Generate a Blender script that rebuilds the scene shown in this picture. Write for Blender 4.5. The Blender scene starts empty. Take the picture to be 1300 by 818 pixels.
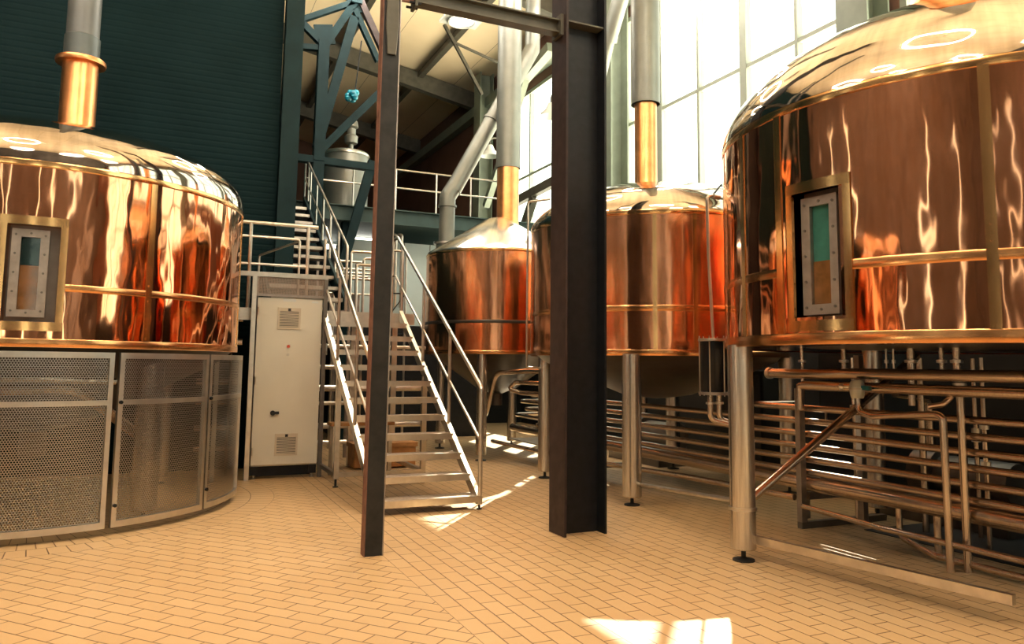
import bpy, math, random
from mathutils import Vector, Matrix
random.seed(7)
PI = math.pi
COL = bpy.context.scene.collection
# ------------------------------------------------------------------ camera
EYE = Vector((0, 0, 1.5))
FPX, PITCH, ROLL, YAW = 973.9, math.radians(5.805), math.radians(.662), math.radians(24.52)
CX, CY = 650.0, 363.5
_cp, _sp, _ca, _sa = math.cos(PITCH), math.sin(PITCH), math.cos(YAW), math.sin(YAW)
_r = Vector((_ca, -_sa, 0)); FWD = Vector((_sa*_cp, _ca*_cp, _sp)); _u = Vector((-_sa*_sp, -_ca*_sp, _cp))
RGT = _r*math.cos(ROLL) + _u*math.sin(ROLL); UPV = _u*math.cos(ROLL) - _r*math.sin(ROLL)
def at(px, py, ax, val):
    """world point seen at a photograph pixel on the plane ax = val (all planes are building planes)"""
    d = RGT*((px-CX)/FPX) - UPV*((py-CY)/FPX) + FWD
    i = 'XYZ'.index(ax)
    return EYE + d*((val-EYE[i])/d[i])
cam = bpy.data.cameras.new('camera'); co = bpy.data.objects.new('camera', cam); COL.objects.link(co)
cam.sensor_fit = 'HORIZONTAL'; cam.sensor_width = 36; cam.lens = 36*FPX/1300
cam.shift_y = -(409-363.5)/1300; cam.clip_start = .05; cam.clip_end = 300
co.matrix_world = Matrix(((RGT.x, UPV.x, -FWD.x, EYE.x), (RGT.y, UPV.y, -FWD.y, EYE.y), (RGT.z, UPV.z, -FWD.z, EYE.z), (0, 0, 0, 1)))
bpy.context.scene.camera = co

# ------------------------------------------------------------------ materials
class NT:
    def __init__(s, name):
        s.m = bpy.data.materials.new(name); s.m.use_nodes = True
        s.t = s.m.node_tree; s.n = s.t.nodes; s.l = s.t.links
        s.b = s.n['Principled BSDF']; s.out = s.n['Material Output']
    def add(s, typ, **kw):
        x = s.n.new(typ)
        for k, v in kw.items(): setattr(x, k, v)
        return x
    def link(s, a, b): s.l.new(a, b)
    def math(s, op, a, b=None, c=None):
        x = s.add('ShaderNodeMath', operation=op)
        for i, v in enumerate((a, b, c)):
            if v is None: continue
            if isinstance(v, (int, float)): x.inputs[i].default_value = v
            else: s.link(v, x.inputs[i])
        return x.outputs[0]
    def xyz(s, vec):
        x = s.add('ShaderNodeSeparateXYZ'); s.link(vec, x.inputs[0]); return x.outputs
    def comb(s, a, b, c=0):
        x = s.add('ShaderNodeCombineXYZ')
        for i, v in enumerate((a, b, c)):
            if isinstance(v, (int, float)): x.inputs[i].default_value = v
            else: s.link(v, x.inputs[i])
        return x.outputs[0]
    def noise(s, vec, scale, detail=3, rough=.5):
        x = s.add('ShaderNodeTexNoise'); x.inputs['Scale'].default_value = scale
        x.inputs['Detail'].default_value = detail; x.inputs['Roughness'].default_value = rough
        if vec is not None: s.link(vec, x.inputs['Vector'])
        return x.outputs['Fac']
    def ramp(s, fac, stops):
        x = s.add('ShaderNodeValToRGB'); e = x.color_ramp.elements
        while len(e) < len(stops): e.new(.5)
        for el, (p, c) in zip(e, stops): el.position = p; el.color = (*c, 1)
        s.link(fac, x.inputs[0]); return x.outputs[0]
    def mix(s, fac, a, b):
        x = s.add('ShaderNodeMix', data_type='RGBA')
        for sock, v in ((x.inputs[0], fac), (x.inputs[6], a), (x.inputs[7], b)):
            if isinstance(v, (int, float)): sock.default_value = v
            elif isinstance(v, tuple): sock.default_value = (*v, 1)
            else: s.link(v, sock)
        return x.outputs[2]
    def bump(s, h, strength=.3, dist=.01):
        x = s.add('ShaderNodeBump'); x.inputs['Strength'].default_value = strength; x.inputs['Distance'].default_value = dist
        s.link(h, x.inputs['Height']); s.link(x.outputs[0], s.b.inputs['Normal']); return x
    def set(s, **kw):
        for k, v in kw.items():
            k = {'col': 'Base Color', 'rough': 'Roughness', 'metal': 'Metallic', 'spec': 'Specular IOR Level', 'coat': 'Coat Weight', 'emit': 'Emission Strength', 'ecol': 'Emission Color', 'ior': 'IOR', 'trans': 'Transmission Weight'}[k]
            sock = s.b.inputs[k]
            if isinstance(v, tuple): sock.default_value = (*v, 1)
            elif isinstance(v, (int, float)): sock.default_value = v
            else: s.link(v, sock)
        return s
    @property
    def obj(s): return s.add('ShaderNodeTexCoord').outputs['Object']
M = {}
def plain(name, col, rough=.5, metal=0., var=.25, scale=6., bump=0., spec=.5):
    t = NT(name); n = t.noise(t.obj, scale, 4)
    lo = tuple(c*(1-var) for c in col); hi = tuple(min(1, c*(1+var)) for c in col)
    t.set(col=t.ramp(n, [(.3, lo), (.7, hi)]), rough=rough, metal=metal, spec=spec)
    if bump: t.bump(n, .4, bump)
    M[name] = t.m; return t
def polished(name, lo, hi, rough, wave, ripple):
    """sheet metal bent round a vessel: hand-worked waves run up and down the sheet"""
    t = NT(name); x, y, z = t.xyz(t.obj)
    th = t.math('ARCTAN2', y, x)
    v = t.comb(t.math('COSINE', th), t.math('SINE', th), t.math('MULTIPLY', z, .16))
    n1 = t.noise(v, 8, 2, .4); n2 = t.noise(t.obj, 1.9, 2, .45)
    streak = t.noise(t.comb(t.math('COSINE', th), t.math('SINE', th), t.math('MULTIPLY', z, .05)), 26, 3, .6)
    stain = t.noise(t.obj, 3.1, 5, .65)
    f = t.math('ADD', t.math('MULTIPLY', streak, .6), t.math('MULTIPLY', stain, .4))
    t.set(col=t.ramp(f, [(.36, lo), (.62, hi)]), metal=1., rough=t.math('ADD', t.math('MULTIPLY', stain, rough*.9), rough*.5))
    h = t.math('ADD', t.math('MULTIPLY', n1, wave), t.math('MULTIPLY', n2, ripple))
    t.bump(h, 1., 1.)
    M[name] = t.m
polished('copper', (.80, .33, .155), (.94, .44, .245), .065, .012, .004)
polished('copper_satin', (.80, .33, .15), (.94, .44, .24), .17, .007, .003)
polished('dome', (.46, .38, .32), (.64, .54, .46), .06, .0, .019)
polished('steel_dome', (.55, .54, .50), (.76, .75, .70), .22, .002, .006)
plain('brass', (.88, .50, .21), .15, 1., .10, 4)
plain('copper_pipe', (.86, .36, .14), .30, 1., .2, 5)
def brushed(name, col, rough):
    t = NT(name); x, y, z = t.xyz(t.obj)
    n = t.noise(t.comb(t.math('MULTIPLY', x, 40), t.math('MULTIPLY', y, 40), t.math('MULTIPLY', z, 1.5)), 2.2, 4, .6)
    t.set(col=t.ramp(n, [(.3, tuple(c*.8 for c in col)), (.7, tuple(min(1, c*1.12) for c in col))]), metal=1., rough=rough)
    t.bump(n, .12, .004); M[name] = t.m
brushed('steel', (.64, .60, .55), .27)
brushed('pipe_steel', (.64, .53, .43), .24)
plain('frame_steel', (.60, .58, .55), .30, 1., .08, 9)
plain('copper_trim', (.80, .39, .16), .2, 1., .15, 5)
plain('rail_steel', (.66, .61, .54), .30, 1., .12, 9)
plain('tread_steel', (.50, .40, .32), .45, .7, .25, 30, .002)
plain('duct_dark', (.13, .135, .135), .42, .4, .12, 3)
plain('duct_grey', (.22, .225, .20), .42, .55, .12, 3)  # kept lighter than the left flue, window glare put into the grey
plain('duct_band', (.10, .115, .115), .45, .5, .1, 5)
plain('gallery_paint', (.045, .078, .074), .5, 0, .15, 4, 0, .3)
plain('teal_paint', (.008, .024, .028), .5, 0, .2, 5, 0, .12)
plain('green_paint', (.17, .20, .155), .45, 0, .12, 4)
plain('beam_paint', (.085, .078, .06), .5, 0, .2, 6, .002, .3)
plain('black_steel', (.009, .010, .012), .42, 0, .3, 12, .001, .25)
plain('column_face', (.020, .0195, .019), .5, 0, .35, 9, .003, .25)
plain('black_gloss', (.006, .007, .008), .25, 0, .1, 6, 0, .3)
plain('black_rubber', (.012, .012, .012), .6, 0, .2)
plain('dark_cone', (.085, .072, .062), .35, .7, .2, 4)
plain('rust', (.17, .075, .05), .7, 0, .3, 14, .003)
plain('flange_brown', (.034, .022, .021), .55, 0, .3, 10, .002, .25)
plain('cream', (.80, .74, .63), .34, 0, .04, 2)
plain('cream_vent', (.66, .56, .44), .45, 0, .05)
plain('red_plastic', (.55, .06, .025), .3)
plain('white_enamel', (.75, .76, .72), .35, 0, .04)
plain('pale_panel', (.56, .66, .66), .4, 0, .06, 2)
plain('tank_grey', (.22, .22, .19), .35, .5, .1, 3)
plain('wood', (.42, .20, .07), .55, 0, .25, 9)
plain('hatch_steel', (.33, .29, .26), .42, .8, .15, 12, .001)
plain('recess_steel', (.16, .145, .13), .45, .7, .2)
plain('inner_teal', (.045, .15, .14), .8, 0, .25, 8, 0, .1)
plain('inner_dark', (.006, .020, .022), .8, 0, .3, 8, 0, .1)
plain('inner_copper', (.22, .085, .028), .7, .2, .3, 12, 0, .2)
plain('blue_plastic', (.01, .22, .32), .3, 0, .5, 14)
plain('valve_blue', (.01, .13, .17), .35)
plain('wall_paint', (.085, .078, .074), .7, 0, .2, 1, 0, .2)
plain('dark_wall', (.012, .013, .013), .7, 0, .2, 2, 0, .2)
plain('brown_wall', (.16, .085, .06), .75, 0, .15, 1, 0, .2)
plain('window_frame', (.30, .33, .28), .5, 0, .05)
# glass
t = NT('glass'); g = t.add('ShaderNodeBsdfGlass'); tr = t.add('ShaderNodeBsdfTransparent'); gl = t.add('ShaderNodeBsdfGlossy')
gl.inputs['Roughness'].default_value = .05; tr.inputs[0].default_value = (.93, .96, .93, 1)
mx = t.add('ShaderNodeMixShader'); mx.inputs[0].default_value = .04
t.link(tr.outputs[0], mx.inputs[1]); t.link(gl.outputs[0], mx.inputs[2]); t.link(mx.outputs[0], t.out.inputs[0]); M['glass'] = t.m
M['sight_glass'] = t.m.copy(); M['sight_glass'].name = 'sight_glass'; M['sight_glass'].node_tree.nodes['Mix Shader'].inputs[0].default_value = .02
def lamp_mat(name, col, s):
    t = NT(name); t.set(col=(.9, .9, .85), ecol=col, emit=s); M[name] = t.m
lamp_mat('lamp_glow', (1, .95, .86), 1.6)
lamp_mat('ring_glow', (1, .91, .78), 92.)
lamp_mat('tube_glow', (1, .95, .82), 9.)
# perforated sheet: staggered round holes, laid out along the bend and up the sheet
t = NT('perforated'); x, y, z = t.xyz(t.obj); PITCH_H = .021
a = t.math('DIVIDE', t.math('MULTIPLY', t.math('ARCTAN2', y, x), 2.0), PITCH_H); b = t.math('DIVIDE', z, PITCH_H*.866)
row = t.math('FLOOR', b); sh = t.math('MULTIPLY', t.math('FLOORED_MODULO', row, 2.), .5)
fx = t.math('SUBTRACT', t.math('FRACT', t.math('ADD', a, sh)), .5); fz = t.math('MULTIPLY', t.math('SUBTRACT', t.math('FRACT', b), .5), .866)
d = t.math('SQRT', t.math('ADD', t.math('MULTIPLY', fx, fx), t.math('MULTIPLY', fz, fz)))
solid = t.math('GREATER_THAN', d, .355)
t.set(col=(.40, .39, .38), metal=1., rough=.28)
tr = t.add('ShaderNodeBsdfTransparent'); mx = t.add('ShaderNodeMixShader')
t.link(solid, mx.inputs[0]); t.link(tr.outputs[0], mx.inputs[1]); t.link(t.b.outputs[0], mx.inputs[2]); t.link(mx.outputs[0], t.out.inputs[0])
M['perforated'] = t.m
t = NT('perforated_flat'); x, y, z = t.xyz(t.obj); P2 = .014
fx = t.math('SUBTRACT', t.math('FRACT', t.math('DIVIDE', x, P2)), .5); fz = t.math('SUBTRACT', t.math('FRACT', t.math('DIVIDE', z, P2)), .5)
solid = t.math('GREATER_THAN', t.math('MAXIMUM', t.math('ABSOLUTE', fx), t.math('ABSOLUTE', fz)), .34)
t.set(col=(.42, .33, .27), metal=.8, rough=.4)
tr = t.add('ShaderNodeBsdfTransparent'); mx = t.add('ShaderNodeMixShader')
t.link(solid, mx.inputs[0]); t.link(tr.outputs[0], mx.inputs[1]); t.link(t.b.outputs[0], mx.inputs[2]); t.link(mx.outputs[0], t.out.inputs[0])
M['perforated_flat'] = t.m
# cladding: dark blue-green sheet with close horizontal ribs
t = NT('cladding'); x, y, z = t.xyz(t.obj)
rib = t.math('ABSOLUTE', t.math('SUBTRACT', t.math('FRACT', t.math('DIVIDE', z, .085)), .5))
prof = t.math('SMOOTH_MIN', t.math('MULTIPLY', rib, 4.), 1., .3)
n = t.noise(t.obj, 1.2, 4)
t.set(col=t.ramp(n, [(.3, (.0035, .014, .017)), (.7, (.0055, .019, .023))]), rough=.55, spec=.06)
t.bump(prof, .35, .012); M['cladding'] = t.m
# ceiling: tan lining sheets
t = NT('ceiling_tan'); n = t.noise(t.obj, .8, 4); x, y, z = t.xyz(t.obj)
seam = t.math('LESS_THAN', t.math('FRACT', t.math('DIVIDE', x, 1.15)), .012)
t.set(col=t.mix(seam, t.ramp(n, [(.3, (.80, .62, .40)), (.7, (.88, .70, .48))]), (.3, .2, .12)), rough=.6); M['ceiling_tan'] = t.m
# floor: long tiles, three bonds (along the hall, laid askew, and a ring round the kettle)
KL, KR = (-1.15, 9.39), (5.93, 4.02)
t = NT('floor_tiles'); x, y, z = t.xyz(t.obj)
def brick(vec, w, h):
    b = t.add('ShaderNodeTexBrick'); b.offset = .5; t.link(vec, b.inputs['Vector'])
    for k, v in (('Scale', 1.), ('Mortar Size', .0045), ('Mortar Smooth', .1), ('Brick Width', w), ('Row Height', h), ('Bias', 0.)): b.inputs[k].default_value = v
    b.inputs['Color1'].default_value = (0, 0, 0, 1); b.inputs['Color2'].default_value = (1, 1, 1, 1); b.inputs['Mortar'].default_value = (.5, .5, .5, 1)
    return b.outputs['Color'], b.outputs['Fac']
c1, f1 = brick(t.comb(y, t.math('SUBTRACT', x, 1.665)), .25, .124)
ka, kb = math.cos(math.radians(-49)), math.sin(math.radians(-49))
rx = t.math('ADD', t.math('MULTIPLY', x, ka), t.math('MULTIPLY', y, kb)); ry = t.math('SUBTRACT', t.math('MULTIPLY', y, ka), t.math('MULTIPLY', x, kb))
c2, f2 = brick(t.comb(rx, ry), .25, .124)
dx = t.math('SUBTRACT', x, KL[0]); dy = t.math('SUBTRACT', y, KL[1])
rr = t.math('SQRT', t.math('ADD', t.math('MULTIPLY', dx, dx), t.math('MULTIPLY', dy, dy)))
c3, f3 = brick(t.comb(t.math('MULTIPLY', t.math('ARCTAN2', dy, dx), 2.15), t.math('SUBTRACT', rr, 1.918)), .135, .25)
m1 = t.math('GREATER_THAN', x, 1.665); m3 = t.math('LESS_THAN', rr, 2.418)
def pick(a, b, c): return t.mix(m3, t.mix(m1, b, a), c)
tone = pick(c1, c2, c3); mor = pick(f1, f2, f3)
big = t.noise(t.obj, .9, 4, .6); fine = t.noise(t.obj, 60, 3, .6)
base = t.mix(t.math('MULTIPLY', tone, .55), (.57, .38, .198), (.67, .475, .265))
base = t.mix(t.math('MULTIPLY', t.math('SUBTRACT', 1., big), .5), base, (.52, .28, .11))
base = t.mix(t.math('MULTIPLY', fine, .25), base, (.72, .46, .24))
t.set(col=t.mix(mor, base, (.17, .085, .035)), rough=t.math('ADD', t.math('MULTIPLY', big, .25), .30))
t.bump(t.math('SUBTRACT', 1., mor), .5, .003); M['floor_tiles'] = t.m

# ------------------------------------------------------------------ mesh builder
class MB:
    def __init__(s): s.v = []; s.f = []
    def add(s, vs, fs):
        o = len(s.v); s.v += [tuple(v) for v in vs]; s.f += [tuple(o+i for i in f) for f in fs]; return s
    def box(s, x0, y0, z0, x1, y1, z1):
        return s.add([(x0,y0,z0),(x1,y0,z0),(x1,y1,z0),(x0,y1,z0),(x0,y0,z1),(x1,y0,z1),(x1,y1,z1),(x0,y1,z1)],
                     [(0,3,2,1),(4,5,6,7),(0,1,5,4),(1,2,6,5),(2,3,7,6),(3,0,4,7)])
    def bar(s, p, q, w, h, side=None):
        """rectangular bar from p to q; w across (along side), h the other way"""
        p, q = Vector(p), Vector(q); d = (q-p).normalized()
        a = Vector(side) if side is not None else (Vector((0,0,1)).cross(d) if abs(d.z) < .99 else Vector((1,0,0)))
        a = (a - d*a.dot(d)).normalized()*w/2; b = d.cross(a).normalized()*h/2
        c = [(-1,-1),(1,-1),(1,1),(-1,1)]
        return s.add([p+a*i+b*j for i,j in c]+[q+a*i+b*j for i,j in c], [(3,2,1,0),(4,5,6,7),(0,1,5,4),(1,2,6,5),(2,3,7,6),(3,0,4,7)])
    def prism(s, pts, off):
        off = Vector(off); n = len(pts); pts = [Vector(p) for p in pts]
        return s.add(pts+[p+off for p in pts], [tuple(range(n-1,-1,-1)), tuple(range(n,2*n))]+[(i,(i+1)%n,n+(i+1)%n,n+i) for i in range(n)])
    def ibeam(s, p, q, w, h, tk=.012, side=None):
        """H section swept from p to q; flanges w wide (along side), h deep"""
        p, q = Vector(p), Vector(q); d = (q-p).normalized()
        a = Vector(side) if side is not None else (Vector((0,0,1)).cross(d) if abs(d.z) < .99 else Vector((1,0,0)))
        a = (a - d*a.dot(d)).normalized(); b = d.cross(a).normalized()
        W, Hh, k = w/2, h/2, tk/2
        o = [(-W,-Hh),(W,-Hh),(W,-Hh+tk),(k,-Hh+tk),(k,Hh-tk),(W,Hh-tk),(W,Hh),(-W,Hh),(-W,Hh-tk),(-k,Hh-tk),(-k,-Hh+tk),(-W,-Hh+tk)]
        return s.prism([p+a*i+b*j for i,j in o], q-p)
    def tube(s, pts, r, n=12, fillet=0., caps=True):
        pts = [Vector(p) for p in pts]; path = []
        for i, p in enumerate(pts):
            if fillet and 0 < i < len(pts)-1:
                d0 = (pts[i-1]-p); d1 = (pts[i+1]-p); ang = d0.angle(d1)
                if ang > PI-.03: path.append(p); continue
                k = min(fillet/math.tan(ang/2), d0.length*.49, d1.length*.49)
                a, b = p+d0.normalized()*k, p+d1.normalized()*k
                for j in range(7):
                    u = j/6; path.append(a*(1-u)**2 + p*2*u*(1-u) + b*u*u)
            else: path.append(p)
        rings = []; prev = None
        for i, p in enumerate(path):
            if i == 0: d = path[1]-p
            elif i == len(path)-1: d = p-path[i-1]
            else: d = (path[i+1]-p).normalized() + (p-path[i-1]).normalized()
            d.normalize()
            if prev is None: a = d.orthogonal().normalized()
            else: a = (prev - d*prev.dot(d)).normalized()
            prev = a; b = d.cross(a)
            rings.append([p + (a*math.cos(2*PI*k/n) + b*math.sin(2*PI*k/n))*r for k in range(n)])
        vs = [v for rg in rings for v in rg]; fs = []
        for i in range(len(rings)-1):
            for k in range(n): fs.append((i*n+k, i*n+(k+1)%n, (i+1)*n+(k+1)%n, (i+1)*n+k))
        if caps: fs += [tuple(range(n-1,-1,-1)), tuple(range((len(rings)-1)*n, len(rings)*n))]
        return s.add(vs, fs)
    def lathe(s, prof, c=(0,0), n=96, a0=0., a1=360.):
        """profile (r, z) turned about the vertical through c"""
        full = abs(a1-a0) >= 359.99; m = n if full else n+1; vs = []; fs = []
        ang = [math.radians(a0+(a1-a0)*k/n) for k in range(m)]
        for r, z in prof:
            for a in ang: vs.append((c[0]+r*math.cos(a), c[1]+r*math.sin(a), z))
        for i in range(len(prof)-1):
            for k in range(n):
                k2 = (k+1) % m; q = (i*m+k, i*m+k2, (i+1)*m+k2, (i+1)*m+k)
                fs.append(q)
        o = len(s.v); s.v += vs
        s.f += [tuple(o+i for i in f) for f in fs]; return s
    def band(s, c, R, z0, z1, a0, a1, n=24, t=.006):
        """slightly crowned strap bent round a vessel"""
        zm = (z0+z1)/2
        s.lathe([(R-.01, z0), (R+t*.5, z0), (R+t*.9, z0+.006), (R+t, zm), (R+t*.9, z1-.006), (R+t*.5, z1), (R-.01, z1)], c, n, a0, a1)
        return s
    def arcbox(s, c, r0, r1, z0, z1, a0, a1, n=24):
        """piece of a ring with a square section"""
        prof = [(r0,z0),(r1,z0),(r1,z1),(r0,z1),(r0,z0)]
        s.lathe(prof, c, n, a0, a1)
        if abs(a1-a0) < 359.9:
            for a in (a0, a1):
                a = math.radians(a); s.add([(c[0]+r*math.cos(a), c[1]+r*math.sin(a), z) for r, z in prof[:4]], [(0,1,2,3)])
        return s
    def build(s, name, mat, parent=None, bevel=0., sharp=35):
        me = bpy.data.meshes.new(name)
        if parent is not None: off = Vector(parent_loc(parent))
        else:
            xs, ys, zs = zip(*s.v); off = Vector(((min(xs)+max(xs))/2, (min(ys)+max(ys))/2, min(zs)))
        if name in KEEP_ORIGIN: off = Vector((0,0,0))
        me.from_pydata([tuple(Vector(v)-off) for v in s.v], [], s.f); me.validate()
        import bmesh
        bm = bmesh.new(); bm.from_mesh(me); bmesh.ops.remove_doubles(bm, verts=bm.verts, dist=1e-5)
        bmesh.ops.recalc_face_normals(bm, faces=bm.faces); bm.to_mesh(me); bm.free()
        me.materials.append(M[mat]); me.polygons.foreach_set('use_smooth', [True]*len(me.polygons)); me.set_sharp_from_angle(angle=math.radians(sharp))
        o = bpy.data.objects.new(name, me); COL.objects.link(o)
        if parent is not None: o.parent = parent
        else: o.location = off
        if bevel:
            md = o.modifiers.new('bevel', 'BEVEL'); md.width = bevel; md.segments = 2; md.limit_method = 'ANGLE'
        return o
KEEP_ORIGIN = {'floor'}
LOCS = {}
def parent_loc(o):
    l = Vector((0,0,0))
    while o is not None: l += o.location; o = o.parent
    return l
def tag(o, label=None, cat=None, group=None, kind=None):
    if label: o['label'] = label
    if cat: o['category'] = cat
    if group: o['group'] = group
    if kind: o['kind'] = kind
    return o
def thing(name, label, cat, loc=(0,0,0), group=None):
    o = bpy.data.objects.new(name, None); COL.objects.link(o); o.location = loc; o.empty_display_size = .1
    return tag(o, label, cat, group)
def struct(name, mb, mat, parent=None, **k):
    o = mb.build(name, mat, parent, **k)
    if parent is None: o['kind'] = 'structure'
    return o
def cyl(c, r0, r1=None, z0=0, z1=1): pass
def pol(c, r, a, z): a = math.radians(a); return Vector((c[0]+r*math.cos(a), c[1]+r*math.sin(a), z))
def share(o, parent, name=None, loc=None):
    """another copy of a part, sharing its mesh"""
    c = o.copy(); COL.objects.link(c); c.parent = parent
    if loc is not None: c.location = loc
    return c

# ------------------------------------------------------------------ the hall
XW, XL, YF, YB = 8.6, -9.0, -7.0, 32.0
def roof(x): return 11.6 - .19*abs(x)
struct('floor', MB().box(XL-.3, YF-.3, -.2, XW+.3, YB+.3, 0), 'floor_tiles')
mb = MB()
for x0, x1 in ((XL-.3, 0), (0, XW+.3)):
    mb.prism([(x0, YF-.3, roof(x0)), (x1, YF-.3, roof(x1)), (x1, YF-.3, roof(x1)+.2), (x0, YF-.3, roof(x0)+.2)], (0, YB-YF+.6, 0))
struct('ceiling', mb, 'ceiling_tan')
SILL, HEAD = 2.6, 8.8
bays = [(-5.3, .5), (1.0, 6.7), (7.35, 13.3), (13.4, 19.45)]
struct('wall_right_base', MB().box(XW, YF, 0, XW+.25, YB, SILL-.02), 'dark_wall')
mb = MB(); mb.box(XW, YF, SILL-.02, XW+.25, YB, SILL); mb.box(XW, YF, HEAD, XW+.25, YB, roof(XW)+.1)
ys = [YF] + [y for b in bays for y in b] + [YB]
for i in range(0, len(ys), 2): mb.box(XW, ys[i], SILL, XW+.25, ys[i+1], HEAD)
mb.box(XW, bays[2][0], SILL, XW+.25, bays[2][1], 4.5)  # apron added to keep sun off the floor under the kettles
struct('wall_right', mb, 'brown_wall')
def window(i, y0, y1, n, SILL=SILL):
    w = bpy.data.objects.new('window_%d' % i, None); COL.objects.link(w); w.location = (XW, (y0+y1)/2, SILL); w['kind'] = 'structure'
    m = MB()
    for y, h in ((y0, .1), (y1-.1, .1)): m.box(XW+.02, y, SILL, XW+.18, y+h, HEAD)
    for z in (SILL, HEAD-.1): m.box(XW+.02, y0+.1, z, XW+.18, y1-.1, z+.1)
    for z in [q for q in (4.45, 6.5) if q > SILL+.3]: m.box(XW+.06, y0+.1, z-.035, XW+.16, y1-.1, z+.035)
    for k in range(1, n):
        y = y0+(y1-y0)*k/n; wd = .08 if k % 2 == 0 else .03
        m.box(XW+.05, y-wd, SILL+.1, XW+.17, y+wd, HEAD-.1)
    m.build('window_frame', 'window_frame', w)
    MB().box(XW+.10, y0+.05, SILL+.05, XW+.106, y1-.05, HEAD-.05).build('window_glass', 'glass', w)
for i, (a, b) in enumerate(bays): window(i+1, a, b, 5 if i < 3 else 4, 4.5 if i == 2 else SILL)
# rear and left walls (behind the camera) with slit windows added for the copper to reflect
def slit_wall(name, horiz, lo, hi, slits, z0, z1):
    """wall with added tall narrow windows; horiz = runs along x (rear) or along y (left)"""
    m = MB(); T = .25
    bx = (lambda a, b, za, zb_: m.box(a, YF-T, za, b, YF, zb_)) if horiz else (lambda a, b, za, zb_: m.box(XL-T, a, za, XL, b, zb_))
    edges = [lo] + [e for q in slits for e in (q[0], q[1])] + [hi]
    for k in range(0, len(edges), 2): bx(edges[k], edges[k+1], 0, 12)
    for q in slits:
        qa, qb = (q[2], q[3]) if len(q) > 2 else (z0, z1)
        bx(q[0], q[1], 0, qa); bx(q[0], q[1], qb, 12)
    struct(name, m, 'wall_paint')
rear = [(-6.2, -5.85), (-4.7, -4.35), (-1.3, -.95), (1.2, 1.55), (3.8, 4.15)]
lw = (1.6, 2.9, .6, 3.4)
left = [(-4.2, -3.9), (-1.2, -.9), lw, (6.4, 6.7), (8.9, 9.2)]
slit_wall('wall_rear', True, XL, XW, rear, 1.2, 7.2)
slit_wall('wall_left', False, YF, YB, left, 1.2, 7.2)
wn = 5
for horiz, lst in ((True, rear), (False, left)):  # frames and panes of the slits added for reflections
    for q in lst:
        if len(q) > 2: continue
        wn += 1; a, b = q
        w = bpy.data.objects.new('window_%d' % wn, None); COL.objects.link(w); w['kind'] = 'structure'
        w.location = ((a+b)/2, YF, 1.2) if horiz else (XL, (a+b)/2, 1.2)
        m = MB()
        for z in (1.2, 4.2, 7.14):
            if horiz: m.box(a, YF-.2, z, b, YF-.1, z+.06)
            else: m.box(XL-.2, a, z, XL-.1, b, z+.06)
        m.build('window_frame', 'window_frame', w)
        g = MB()
        if horiz: g.box(a, YF-.15, 1.2, b, YF-.144, 7.2)
        else: g.box(XL-.15, a, 1.2, XL-.144, b, 7.2)
        g.build('window_glass', 'glass', w)
w = bpy.data.objects.new('window_5', None); COL.objects.link(w); w.location = (XL, 2.25, .6); w['kind'] = 'structure'
m = MB()
for y in (lw[0], 2.2, lw[1]-.1): m.box(XL-.2, y, lw[2], XL-.05, y+.1, lw[3])
for z in (lw[2], lw[3]-.1): m.box(XL-.19, lw[0]+.05, z, XL-.06, lw[1]-.05, z+.1)
m.build('window_frame', 'window_frame', w); MB().box(XL-.125, lw[0]+.03, lw[2]+.03, XL-.119, lw[1]-.03, lw[3]-.03).build('window_glass', 'glass', w)
struct('wall_back', MB().box(XL, YB, 0, XW, YB+.25, 12), 'brown_wall')
YC = 11.55
struct('wall_cladding', MB().box(XL, YC, 0, 1.44, YC+.18, roof(3)-.2), 'cladding')
struct('wall_stairwell', MB().box(.95, YC+.18, 0, 1.1, YB, roof(1)-.05), 'teal_paint')
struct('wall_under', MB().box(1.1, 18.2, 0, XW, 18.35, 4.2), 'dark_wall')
mb = MB(); mb.ibeam((1.55, YC-.02, 0), (1.62, YC-.02, roof(1.6)), .26, .22, .02, side=(1,0,0))
struct('trim_1', mb, 'teal_paint')

# ------------------------------------------------------------------ kettles
def arcs(c, r, a, z, side=.02): pass
def kettle_body(c, R, zb, zs, hatch=None, n=120):
    """copper shell, open where the hatch is let in"""
    m = MB()
    if not hatch:
        m.lathe([(R-.05, zb+.004), (R-.012, zb), (R, zb+.012), (R, zs)], c, n)
        m.lathe([(.02, zb+.02), (R-.05, zb+.004)], c, n); return m
    a0, a1, z0, z1 = hatch
    def ring(z, keep): return z
    m.lathe([(R, z1), (R, zs)], c, n, a0, a0+360)
    m.lathe([(.02, zb+.02), (R-.05, zb+.004), (R-.012, zb), (R, zb+.012), (R, z0)], c, n, a0, a0+360)
    m.lathe([(R, z0), (R, z1)], c, n, a1, a0+360)
    # reveal of the opening
    D = .12
    k = 6
    m.lathe([(R-D, z0), (R, z0)], c, k, a0, a1); m.lathe([(R-D, z1), (R, z1)], c, k, a0, a1)
    for a in (a0, a1):
        m.add([pol(c, R-D, a, z0), pol(c, R, a, z0), pol(c, R, a, z1), pol(c, R-D, a, z1)], [(0,1,2,3)])
    return m
def dome_profile(R, zs, h, p=2.3, q=2.0):
    pr = []
    for i in range(27):
        u = (i/27)*PI/2
        pr.append((R*math.cos(u)**(2/p), zs + h*math.sin(u)**(2/q)))
    return pr + [(.001, zs+h)]
def rivets(root, c, R, a, zs_, r=.009):
    first = None
    for z in zs_:
        p = pol(c, R, a, z); d = (p-Vector((c[0], c[1], z))).normalized()
        m = MB().tube([p-d*.004, p+d*.004, p+d*.009], r, 8)
        o = m.build('rivet', 'brass', root)
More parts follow.
